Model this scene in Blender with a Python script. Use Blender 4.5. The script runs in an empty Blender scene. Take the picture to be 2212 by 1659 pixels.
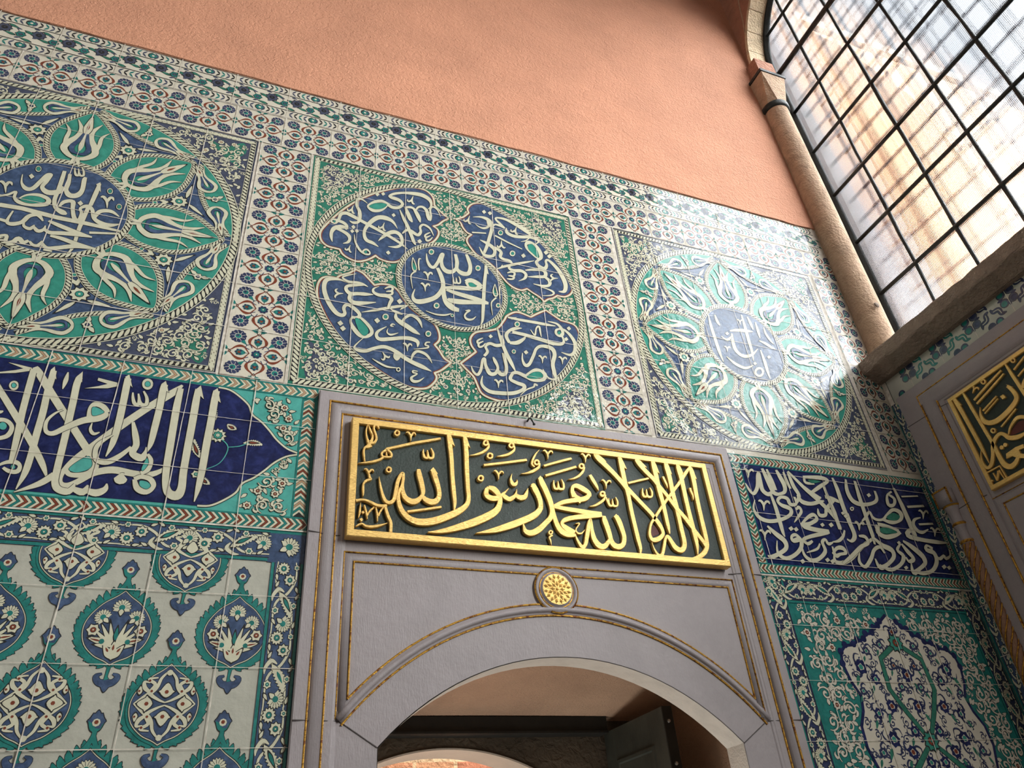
import bpy, math, random
import numpy as np
from mathutils import Vector, Matrix
scene = bpy.context.scene
col = scene.collection
PI = math.pi
random.seed(7)

# ------------------------------------------------------------------ camera
cam_d = bpy.data.cameras.new('camera')
cam = bpy.data.objects.new('camera', cam_d); col.objects.link(cam)
right = Vector((0.93164959, -0.35552335, -0.07504787))
down = Vector((0.14778837, 0.55944297, -0.815587))
fwd = Vector((0.33194523, 0.7487501, 0.57374703))
m = Matrix((right, -down, -fwd)).transposed().to_4x4()
m.translation = Vector((0, -2.6, 1.6))
cam.matrix_world = m
cam_d.sensor_width = 36.0
cam_d.lens = 1625.684 / 2212 * 36
cam_d.clip_start = 0.02
scene.camera = cam
scene.view_settings.view_transform = 'Standard'
scene.view_settings.look = 'None'
scene.view_settings.gamma = 1
scene.view_settings.exposure = 0.0
scene.view_settings.use_curve_mapping = False
scene.cycles.sample_clamp_indirect = 0

# ------------------------------------------------------------------ daylight
world = bpy.data.worlds.new('sky'); scene.world = world
world.use_nodes = True
wn = world.node_tree.nodes; wl = world.node_tree.links
bg = wn['Background']
sky = wn.new('ShaderNodeTexSky'); sky.sky_type = 'NISHITA'
sky.sun_disc = False; sky.sun_elevation = math.radians(48); sky.sun_rotation = math.radians(200)
sky.air_density = 1.0; sky.dust_density = 2.5; sky.ozone_density = 1.0
wl.new(sky.outputs[0], bg.inputs['Color'])
# glow added to the sky, south-east of the window, to brighten tile reflections
tcw = wn.new('ShaderNodeTexCoord'); dtw = wn.new('ShaderNodeVectorMath'); dtw.operation = 'DOT_PRODUCT'
dtw.inputs[1].default_value = Vector((.57, -.62, .56)).normalized()
wl.new(tcw.outputs['Generated'], dtw.inputs[0])
mx = wn.new('ShaderNodeMath'); mx.operation = 'MAXIMUM'; mx.inputs[1].default_value = 0; wl.new(dtw.outputs['Value'], mx.inputs[0])
pw = wn.new('ShaderNodeMath'); pw.operation = 'POWER'; pw.inputs[1].default_value = 7; wl.new(mx.outputs[0], pw.inputs[0])
ml = wn.new('ShaderNodeMath'); ml.operation = 'MULTIPLY'; ml.inputs[1].default_value = 62; wl.new(pw.outputs[0], ml.inputs[0])
va = wn.new('ShaderNodeVectorMath'); va.operation = 'ADD'
vs_ = wn.new('ShaderNodeVectorMath'); vs_.operation = 'SCALE'; vs_.inputs['Scale'].default_value = .2
wl.new(sky.outputs[0], vs_.inputs[0]); wl.new(vs_.outputs[0], va.inputs[0]); wl.new(ml.outputs[0], va.inputs[1])
wl.new(va.outputs[0], bg.inputs['Color'])
bg.inputs['Strength'].default_value = .9

def lamp(name, kind, loc, target, energy, color=(1, 1, 1), size=1.0, size_y=None, angle=None):
    d = bpy.data.lights.new(name, kind); d.energy = energy; d.color = color
    if kind == 'AREA':
        d.shape = 'RECTANGLE'; d.size = size; d.size_y = size_y or size
    elif kind == 'SUN':
        d.angle = angle or 0.01
    else:
        d.shadow_soft_size = size
    o = bpy.data.objects.new(name, d); col.objects.link(o)
    o.location = loc
    o.rotation_euler = (Vector(target) - Vector(loc)).to_track_quat('-Z', 'Y').to_euler()
    return o
lamp('sun', 'SUN', (4, -6, 14), (9, 1, 4), 6.0, (1, .93, .82), angle=0.02)
# daylight from the next tall window of the same wall, nearer the viewer
lamp('east_window_daylight', 'AREA', (3.42, -4.2, 4.6), (-1.0, -4.1, 4.4), 410, (.98, 1, .97), 1.8, 2.8)
lamp('west_fill', 'AREA', (-3.8, -2.8, 3.2), (0.2, 0, 2.7), 14, (.95, 1, 1), 1.4, 2.6)  # soft fill added from the west, where no window stands
lamp('west_upper_fill', 'AREA', (-4.3, -3.2, 7.9), (1.2, 0, 6.4), 62, (1, .99, .95), 2.0, 2.4)  # second added fill, set high to brighten the upper plaster
lamp('passage_fill', 'AREA', (1.3, .7, .5), (1.3, .75, 2.6), 14, (1, .93, .84), 0.7, 0.5)  # unseen upward fill, added low down to brighten the passage vault
lamp('courtyard_daylight', 'AREA', (1.2, 1.9, 3.1), (1.25, 2.3, 2.1), 13, (1, .92, .8), 0.9, 0.4)

# ------------------------------------------------------------------ materials
def lin(c):
    return tuple(((v/255)/12.92 if v/255 <= .04045 else ((v/255+.055)/1.055)**2.4) for v in c)
MATS = {}
def nodes_of(name):
    mt = bpy.data.materials.new(name); mt.use_nodes = True
    nt = mt.node_tree
    return mt, nt.nodes, nt.links, nt.nodes['Principled BSDF']
def noise(n, l, vec, scale, detail=4, rough=.55, dist=0):
    t = n.new('ShaderNodeTexNoise'); t.inputs['Scale'].default_value = scale
    t.inputs['Detail'].default_value = detail; t.inputs['Roughness'].default_value = rough
    t.inputs['Distortion'].default_value = dist
    l.new(vec, t.inputs['Vector']); return t.outputs['Fac']
def ramp(n, l, fac, stops):
    r = n.new('ShaderNodeValToRGB')
    e = r.color_ramp.elements
    e[0].position = stops[0][0]; e[0].color = (*stops[0][1], 1)
    e[1].position = stops[-1][0]; e[1].color = (*stops[-1][1], 1)
    for p, c in stops[1:-1]:
        q = e.new(p); q.color = (*c, 1)
    l.new(fac, r.inputs['Fac']); return r.outputs['Color']
def math_n(n, l, op, a, b):
    t = n.new('ShaderNodeMath'); t.operation = op
    for i, v in enumerate((a, b)):
        if isinstance(v, (int, float)): t.inputs[i].default_value = v
        else: l.new(v, t.inputs[i])
    return t.outputs[0]
def bump(n, l, height, dist, prev=None, strength=1.0):
    b = n.new('ShaderNodeBump'); b.inputs['Distance'].default_value = dist
    b.inputs['Strength'].default_value = strength
    l.new(height, b.inputs['Height'])
    if prev is not None: l.new(prev, b.inputs['Normal'])
    return b.outputs['Normal']
def sc(c, k): return tuple(min(1, v*k) for v in c)

# the hand made tiles: each sits a little out of true, with a wavy glaze
GL = bpy.data.node_groups.new('glaze_waviness', 'ShaderNodeTree')
GL.interface.new_socket('Normal', in_out='OUTPUT', socket_type='NodeSocketVector')
def make_glaze_group():
    n, l = GL.nodes, GL.links
    out = n.new('NodeGroupOutput'); geo = n.new('ShaderNodeNewGeometry')
    dv = n.new('ShaderNodeVectorMath'); dv.operation = 'MULTIPLY_ADD'
    dv.inputs[1].default_value = (1/.24,)*3; dv.inputs[2].default_value = (-.1625/.24, .31, -.055/.24)
    l.new(geo.outputs['Position'], dv.inputs[0])
    fl = n.new('ShaderNodeVectorMath'); fl.operation = 'FLOOR'; l.new(dv.outputs[0], fl.inputs[0])
    fr = n.new('ShaderNodeVectorMath'); fr.operation = 'SUBTRACT'
    l.new(dv.outputs[0], fr.inputs[0]); l.new(fl.outputs[0], fr.inputs[1])
    wn_ = n.new('ShaderNodeTexWhiteNoise'); wn_.noise_dimensions = '3D'; l.new(fl.outputs[0], wn_.inputs['Vector'])
    sb = n.new('ShaderNodeVectorMath'); sb.operation = 'SUBTRACT'; sb.inputs[1].default_value = (.5, .5, .5)
    l.new(wn_.outputs['Color'], sb.inputs[0])
    dt = n.new('ShaderNodeVectorMath'); dt.operation = 'DOT_PRODUCT'
    l.new(sb.outputs[0], dt.inputs[0]); l.new(fr.outputs[0], dt.inputs[1])
    tilt = math_n(n, l, 'MULTIPLY', dt.outputs['Value'], .24*.035)
    a = noise(n, l, geo.outputs['Position'], 9, 2)
    b = noise(n, l, geo.outputs['Position'], 60, 3)
    h = math_n(n, l, 'ADD', tilt, math_n(n, l, 'ADD', math_n(n, l, 'MULTIPLY', a, .005), math_n(n, l, 'MULTIPLY', b, .0011)))
    l.new(bump(n, l, h, 1.0), out.inputs[0])
make_glaze_group()
def glaze(key, rgb, var=.22, scale=26, rough=.08, pool=None):
    mt, n, l, p = nodes_of('glaze_' + key)
    c = lin(rgb)
    geo = n.new('ShaderNodeNewGeometry')
    f = noise(n, l, geo.outputs['Position'], scale, 5, .65, .6)
    l.new(ramp(n, l, f, [(.28, sc(c, 1-var)), (.5, c), (.74, sc(pool and lin(pool) or c, 1+var))]), p.inputs['Base Color'])
    p.inputs['Roughness'].default_value = rough
    p.inputs['IOR'].default_value = 1.5
    g = n.new('ShaderNodeGroup'); g.node_tree = GL
    l.new(g.outputs[0], p.inputs['Normal'])
    MATS[key] = mt
glaze('cream', (204, 202, 178), .07)
glaze('white', (210, 204, 188), .06, 12)
glaze('greywhite', (180, 180, 168), .1, 9)
glaze('cobalt', (64, 82, 112), .32, 34, pool=(76, 94, 124))
glaze('navy', (50, 58, 88), .3, 30, pool=(60, 68, 98))
glaze('deep', (32, 40, 82), .4, 22, pool=(40, 48, 94))
glaze('teal', (42, 120, 114), .3, 30)
glaze('turq', (60, 140, 124), .25, 20)
glaze('aqua', (82, 165, 155), .18, 20)
glaze('green', (52, 118, 100), .3, 34)
glaze('red', (124, 66, 50), .25, 50)
glaze('tan', (178, 146, 116), .15, 50)
glaze('ink', (46, 48, 50), .2, 50)
glaze('brown', (92, 70, 60), .2, 50)
glaze('slate', (72, 78, 98), .3, 50)

def grout_mat():
    mt, n, l, p = nodes_of('lime_grout')
    geo = n.new('ShaderNodeNewGeometry')
    f = noise(n, l, geo.outputs['Position'], 40, 4)
    l.new(ramp(n, l, f, [(.3, lin((178, 168, 154))), (.7, lin((226, 220, 208)))]), p.inputs['Base Color'])
    p.inputs['Roughness'].default_value = .8
    MATS['grout'] = mt
grout_mat()
def plaster(key, rgb, k=1.0, scale=55, dist=.012, var=.12):
    mt, n, l, p = nodes_of(key)
    geo = n.new('ShaderNodeNewGeometry'); P = geo.outputs['Position']
    f = noise(n, l, P, 2.2, 5, .6)
    c = lin(rgb)
    l.new(ramp(n, l, f, [(.3, sc(c, 1-var)), (.7, sc(c, 1+var*.6))]), p.inputs['Base Color'])
    p.inputs['Roughness'].default_value = .9
    a = noise(n, l, P, scale, 3, .5, .8)
    nm = bump(n, l, a, dist*k)
    b = noise(n, l, P, scale*3.5, 2)
    l.new(bump(n, l, b, dist*.25*k, nm), p.inputs['Normal'])
    MATS[key] = mt
plaster('terracotta_plaster', (212, 152, 122), 1.0, 48, .010)
plaster('passage_plaster', (196, 166, 142), .9, 90, .008, .22)
plaster('white_plaster', (214, 210, 200), .5, 30, .008)
plaster('grey_plaster', (140, 136, 138), .5, 30, .008)
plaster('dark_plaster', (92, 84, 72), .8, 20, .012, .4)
plaster('room_plaster', (128, 116, 106), .5)
plaster('orange_facade', (232, 182, 142), .5, 20, .01, .1)
def stone(key, rgb, spots=.25, scale=7, tool=.004, tooldir=(200, 200, 25), rough=.55):
    mt, n, l, p = nodes_of(key)
    geo = n.new('ShaderNodeNewGeometry'); P = geo.outputs['Position']
    f = noise(n, l, P, scale, 6, .65, .4)
    c = lin(rgb)
    l.new(ramp(n, l, f, [(.25, sc(c, 1-spots)), (.5, c), (.78, sc(c, 1+spots*.7))]), p.inputs['Base Color'])
    p.inputs['Roughness'].default_value = rough
    mp = n.new('ShaderNodeMapping'); mp.inputs['Scale'].default_value = tooldir
    l.new(P, mp.inputs['Vector'])
    a = noise(n, l, mp.outputs[0], 1, 2)
    nm = bump(n, l, a, tool)
    b = noise(n, l, P, 30, 4)
    l.new(bump(n, l, b, .0016 if 'marble' in key else .004, nm), p.inputs['Normal'])
    MATS[key] = mt
stone('marble', (153, 145, 147), .12, 5, .0007, (260, 260, 40))
stone('pale_marble', (228, 228, 222), .14, 9, .004, (30, 120, 120), .6)
stone('limestone', (190, 160, 132), .3, 14, .01, (60, 60, 60), .85)
stone('pale_limestone', (216, 192, 158), .22, 12, .01, (60, 60, 60), .85)
stone('pink_stone', (176, 124, 100), .25, 9, .014, (40, 40, 40), .9)
stone('sill_stone', (146, 128, 114), .35, 12, .01, (60, 60, 60), .8)
stone('gilt_stone', (140, 104, 80), .25, 20)
stone('paving', (104, 98, 92), .2, 5, .006)
def simple(key, rgb, rough=.6, metal=0, var=.15, scale=20, bd=.002):
    mt, n, l, p = nodes_of(key)
    geo = n.new('ShaderNodeNewGeometry'); P = geo.outputs['Position']
    c = lin(rgb)
    f = noise(n, l, P, scale, 4)
    l.new(ramp(n, l, f, [(.3, sc(c, 1-var)), (.7, sc(c, 1+var))]), p.inputs['Base Color'])
    p.inputs['Roughness'].default_value = rough; p.inputs['Metallic'].default_value = metal
    l.new(bump(n, l, noise(n, l, P, scale*3, 3), bd), p.inputs['Normal'])
    MATS[key] = mt
simple('iron', (30, 36, 35), .5, 0, .3, 30, .003)
simple('lattice_iron', (60, 72, 98), .6)
simple('green_board', (36, 50, 44), .6, 0, .15, 30, .002)
simple('maroon', (92, 38, 34), .6)
simple('dark_timber', (26, 28, 26), .7, 0, .4, 10)
simple('joint_mortar', (84, 78, 78), .9)
simple('door_paint', (62, 68, 64), .5, 0, .25, 8)
simple('bolt_steel', (170, 170, 165), .35, .8)
def gold_mat(key, worn, rgb=(248, 206, 124)):
    mt, n, l, p = nodes_of(key)
    geo = n.new('ShaderNodeNewGeometry'); P = geo.outputs['Position']
    f = noise(n, l, P, 70, 5, .7)
    c = lin(rgb)
    l.new(ramp(n, l, f, [(worn, lin((120, 66, 26))), (worn+.1, sc(c, .85)), (.75, c)]), p.inputs['Base Color'])
    p.inputs['Metallic'].default_value = .55; p.inputs['Roughness'].default_value = .42
    mp = n.new('ShaderNodeMapping'); mp.inputs['Scale'].default_value = (30, 30, 160)
    mp.inputs['Rotation'].default_value = (0, .7, 0)
    l.new(P, mp.inputs['Vector'])
    l.new(bump(n, l, noise(n, l, mp.outputs[0], 1.6, 3), .003), p.inputs['Normal'])
    MATS[key] = mt
gold_mat('gold', .2)
gold_mat('worn_gold', .4, (206, 156, 60))
def glass_mat():
    mt, n, l, p = nodes_of('ribbed_glass')
    n.remove(p)
    out = n['Material Output']
    geo = n.new('ShaderNodeNewGeometry'); P = geo.outputs['Position']
    w1 = n.new('ShaderNodeTexWave'); w1.bands_direction = 'Y'; w1.inputs['Scale'].default_value = 38
    w2 = n.new('ShaderNodeTexWave'); w2.bands_direction = 'Z'; w2.inputs['Scale'].default_value = 30
    l.new(P, w1.inputs['Vector']); l.new(P, w2.inputs['Vector'])
    h = math_n(n, l, 'ADD', w1.outputs['Fac'], math_n(n, l, 'MULTIPLY', w2.outputs['Fac'], .5))
    nm = bump(n, l, h, .00035)
    rf = n.new('ShaderNodeBsdfRefraction'); rf.inputs['IOR'].default_value = 1.45; rf.inputs['Roughness'].default_value = .04
    l.new(nm, rf.inputs['Normal'])
    tr = n.new('ShaderNodeBsdfTransparent'); tr.inputs['Color'].default_value = (.93, .96, .97, 1)
    gs = n.new('ShaderNodeBsdfGlossy'); gs.inputs['Roughness'].default_value = .1
    l.new(nm, gs.inputs['Normal'])
    m1 = n.new('ShaderNodeMixShader'); m1.inputs[0].default_value = .35
    l.new(rf.outputs[0], m1.inputs[1]); l.new(tr.outputs[0], m1.inputs[2])
    m2 = n.new('ShaderNodeMixShader'); m2.inputs[0].default_value = .05
    l.new(m1.outputs[0], m2.inputs[1]); l.new(gs.outputs[0], m2.inputs[2])
    l.new(m2.outputs[0], out.inputs['Surface'])
    MATS['glass'] = mt
glass_mat()
def brick_mat():
    mt, n, l, p = nodes_of('pale_brickwork')
    geo = n.new('ShaderNodeNewGeometry')
    cx_ = n.new('ShaderNodeSeparateXYZ'); l.new(geo.outputs['Position'], cx_.inputs[0])
    cb = n.new('ShaderNodeCombineXYZ'); l.new(cx_.outputs['X'], cb.inputs[0]); l.new(cx_.outputs['Z'], cb.inputs[1])
    b = n.new('ShaderNodeTexBrick'); b.inputs['Scale'].default_value = 1.0
    b.inputs['Color1'].default_value = (*lin((206, 156, 116)), 1); b.inputs['Color2'].default_value = (*lin((190, 122, 92)), 1)
    b.inputs['Mortar'].default_value = (*lin((216, 184, 146)), 1)
    b.inputs['Mortar Size'].default_value = .012; b.inputs['Brick Width'].default_value = .26; b.inputs['Row Height'].default_value = .2
    l.new(cb.outputs[0], b.inputs['Vector']); l.new(b.outputs['Color'], p.inputs['Base Color'])
    p.inputs['Roughness'].default_value = .9
    l.new(bump(n, l, noise(n, l, geo.outputs['Position'], 20, 5), .03), p.inputs['Normal'])
    MATS['brick'] = mt
brick_mat()

# ------------------------------------------------------------------ object helpers
def FA(u, v, h): return (u, -h, v)                  # on the tiled wall: u = x, v = z, h = height off the wall
WX = 3.57
def FB(u, v, h): return (WX - h, u, v)              # on the window wall: u = y, v = z
def tag(o, label=None, cat=None, group=None, kind=None):
    if label: o['label'] = label
    if cat: o['category'] = cat
    if group: o['group'] = group
    if kind: o['kind'] = kind
    return o
def thing(name, loc, label, cat, group=None):
    o = bpy.data.objects.new(name, None); col.objects.link(o); o.location = loc
    o.empty_display_size = .05
    return tag(o, label, cat, group)
def mesh(name, verts, faces, mats, parent=None, midx=None, smooth=False):
    me = bpy.data.meshes.new(name)
    base = np.array(parent_base(parent))
    v = np.asarray(verts, float).reshape(-1, 3) - base
    me.from_pydata(v.tolist(), [], faces)
    for k in (mats if isinstance(mats, (list, tuple)) else [mats]): me.materials.append(MATS[k])
    if midx is not None: me.polygons.foreach_set('material_index', midx)
    if smooth: me.polygons.foreach_set('use_smooth', [True]*len(me.polygons))
    me.update()
    o = bpy.data.objects.new(name, me); col.objects.link(o)
    if parent: o.parent = parent
    return o
def parent_base(p):
    b = Vector((0, 0, 0))
    while p is not None: b += p.location; p = p.parent
    return b
def struct(o): o['kind'] = 'structure'; return o

class Geo:                                            # plain 3D geometry collector
    def __init__(s): s.v = []; s.f = []
    def add(s, vs, fs):
        b = len(s.v); s.v += [tuple(map(float, q)) for q in vs]; s.f += [tuple(b+i for i in f) for f in fs]
    def box(s, a, b):
        (x0, y0, z0), (x1, y1, z1) = a, b
        s.add([(x0,y0,z0),(x1,y0,z0),(x1,y1,z0),(x0,y1,z0),(x0,y0,z1),(x1,y0,z1),(x1,y1,z1),(x0,y1,z1)],
              [(0,3,2,1),(4,5,6,7),(0,1,5,4),(1,2,6,5),(2,3,7,6),(3,0,4,7)])
    def prism(s, pts, F, h0, h1, caps=True):          # a 2D outline pulled from height h0 to h1
        n = len(pts)
        ar = sum(pts[i][0]*pts[(i+1) % n][1]-pts[(i+1) % n][0]*pts[i][1] for i in range(n))
        if (ar < 0): pts = pts[::-1]
        s.add([F(u, v, h0) for u, v in pts] + [F(u, v, h1) for u, v in pts],
              ([tuple(range(n, 2*n)), tuple(range(n-1, -1, -1))] if caps else []) + [(i, (i+1) % n, n+(i+1) % n, n+i) for i in range(n)])
    def sweep(s, path, prof, F, closed=False):        # prof: (offset to the left of the path, height)
        P = np.array(path, float); n = len(P); k = len(prof)
        vs = []
        for i in range(n):
            a = P[i]-P[i-1] if (i > 0 or closed) else P[1]-P[0]
            b = P[(i+1) % n]-P[i] if (i < n-1 or closed) else P[-1]-P[-2]
            a = a/np.linalg.norm(a); b = b/np.linalg.norm(b)
            na = np.array((-a[1], a[0])); nb = np.array((-b[1], b[0])); q = na+nb
            q = q/max(.25, (1+na@nb))
            vs += [F(P[i][0]+q[0]*o_, P[i][1]+q[1]*o_, h) for o_, h in prof]
        fs = []
        for i in range(n if closed else n-1):
            j = (i+1) % n
            fs += [(i*k+t, j*k+t, j*k+t+1, i*k+t+1) for t in range(k-1)]
        if not closed: fs += [tuple(range(k)), tuple(range((n-1)*k+k-1, (n-1)*k-1, -1))]
        s.add(vs, fs)
    def lathe(s, prof, c, seg=24, a0=0, a1=2*PI, axis='z'):
        k = len(prof); full = abs(a1-a0-2*PI) < 1e-6; m_ = seg if full else seg+1
        vs = []
        for i in range(m_):
            a = a0+(a1-a0)*i/seg
            for r, h in prof:
                if axis == 'z': vs.append((c[0]+r*math.cos(a), c[1]+r*math.sin(a), c[2]+h))
                else: vs.append((c[0]+r*math.cos(a), c[1]-h, c[2]+r*math.sin(a)))
        fs = [(i*k+t, ((i+1) % m_)*k+t, ((i+1) % m_)*k+t+1, i*k+t+1) for i in range(seg) for t in range(k-1)]
        s.add(vs, fs)
    def tube(s, pts, r, seg=8):
        P = [Vector(p) for p in pts]; vs = []
        for i, p in enumerate(P):
            d = (P[min(i+1, len(P)-1)]-P[max(i-1, 0)]).normalized()
            x = d.orthogonal().normalized(); y = d.cross(x)
            if i and (x.dot(px) < 0.5): x = (px-d*px.dot(d)).normalized(); y = d.cross(x)
            px = x
            rr = r[i] if isinstance(r, (list, tuple)) else r
            vs += [p+(x*math.cos(2*PI*t/seg)+y*math.sin(2*PI*t/seg))*rr for t in range(seg)]
        n = len(P)
        s.add(vs, [(i*seg+t, i*seg+(t+1) % seg, (i+1)*seg+(t+1) % seg, (i+1)*seg+t) for i in range(n-1) for t in range(seg)]
              + [tuple(range(seg-1, -1, -1)), tuple(range((n-1)*seg, n*seg))])
    def build(s, name, mat, parent=None, smooth=False):
        return mesh(name, s.v, s.f, mat, parent, smooth=smooth)

def cat_rom(P, k=6, closed=False):                    # smooth curve through points; a doubled point makes a corner
    P = np.array(P, float); n = len(P); out = []
    if n < 3: return P
    for i in range(n if closed else n-1):
        p1, p2 = P[i], P[(i+1) % n]
        if np.allclose(p1[:2], p2[:2]): continue
        p0 = P[i-1] if (i > 0 or closed) else p1
        p3 = P[(i+2) % n] if (i < n-2 or closed) else p2
        t = np.linspace(0, 1, k, endpoint=False)[:, None]
        out.append(.5*(2*p1+(p2-p0)*t+(2*p0-5*p1+4*p2-p3)*t*t+(3*p1-p0-3*p2+p3)*t**3))
    out = np.concatenate(out)
    return out if closed else np.vstack([out, P[-1]])
def ribbon(C):                                        # left and right edge of a stroke of varying width
    p = C[:, :2]; w = np.maximum(C[:, 2], 2e-4)
    d = np.gradient(p, axis=0); d /= (np.linalg.norm(d, axis=1)[:, None]+1e-12)
    nn = np.stack([-d[:, 1], d[:, 0]], 1)
    return p+nn*w[:, None]/2, p-nn*w[:, None]/2

class Art:                                            # painted pattern: thin glaze layers on one plane
    def __init__(s): s.it = []                        # (material, layer, pts Nx2, faces)
    def raw(s, mat, lay, pts, faces): s.it.append((mat, lay, np.asarray(pts, float), faces))
    def poly(s, mat, lay, pts):
        p = np.asarray(pts, float)
        ar = np.sum(p[:, 0]*np.roll(p[:, 1], -1)-np.roll(p[:, 0], -1)*p[:, 1])
        if ar < 0: p = p[::-1]
        s.raw(mat, lay, p, [tuple(range(len(p)))])
    def blob(s, mat, lay, pts, k=5): s.poly(mat, lay, cat_rom(pts, k, True))
    def rect(s, mat, lay, x0, y0, x1, y1): s.poly(mat, lay, [(x0,y0),(x1,y0),(x1,y1),(x0,y1)])
    def disc(s, mat, lay, c, r, n=14, r2=None, rot=0):
        t = np.arange(n)*2*PI/n+rot
        rr = np.where(np.arange(n) % 2, r2 if r2 else r, r)
        s.poly(mat, lay, np.stack([c[0]+rr*np.cos(t), c[1]+rr*np.sin(t)], 1))
    def stroke(s, mat, lay, pts, smooth=True, k=5, out=None, closed=False):
        C = np.array(pts, float)
        if smooth: C = cat_rom(C, k)
        for mm, ll, ex in ([(out[0], out[1], out[2])] if out else [])+[(mat, lay, 0)]:
            D = C.copy(); D[:, 2] += ex
            L, R = ribbon(D); n = len(L)
            v = np.empty((2*n, 2)); v[0::2] = L; v[1::2] = R
            s.raw(mm, ll, v, [(2*i, 2*i+1, 2*i+3, 2*i+2) for i in range(n-1)])
    def line(s, mat, lay, a, b, w): s.stroke(mat, lay, [(*a, w), (*b, w)], smooth=False)
    def path(s, mat, lay, P, w, closed=False):
        P = np.asarray(P, float)
        if closed: P = np.vstack([P, P[:1]])
        s.stroke(mat, lay, np.hstack([P, np.full((len(P), 1), w)]), smooth=False)
    def stamp(s, o, c=(0, 0), rot=0, sx=1, sy=None, dl=0):
        sy = sx if sy is None else sy
        M = np.array([[math.cos(rot)*sx, -math.sin(rot)*sy], [math.sin(rot)*sx, math.cos(rot)*sy]])
        flip = sx*sy < 0
        for mat, lay, p, f in o.it:
            s.it.append((mat, lay+dl, p@M.T+np.array(c), [q[::-1] for q in f] if flip else f))
    def clip_in(s, fn):
        s.it = [i for i in s.it if fn(*i[2].mean(0))]
    def build(s, name, parent, F, h0=.0006, dh=.00022):
        ks = sorted({i[0] for i in s.it}); V = []; fc = []; mi = []; b = 0; j_ = 0
        for mat, lay, p, f in s.it:
            j_ += 1; h = h0+dh*lay+(j_*.00002 if len(s.it) < 220 else ((j_*.6180339) % 1)*.00016)
            if len(f) > 1: h = h+np.linspace(0, 1.4e-4, len(p))
            if F is FA: V.append(np.stack([p[:, 0], np.zeros(len(p))-h, p[:, 1]], 1))
            else: V.append(np.stack([np.zeros(len(p))+WX-h, p[:, 0], p[:, 1]], 1))
            fc += [tuple(b+i for i in q) for q in f]; mi += [ks.index(mat)]*len(f); b += len(p)
        return mesh(name, np.concatenate(V), fc, ks, parent, mi)

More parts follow.
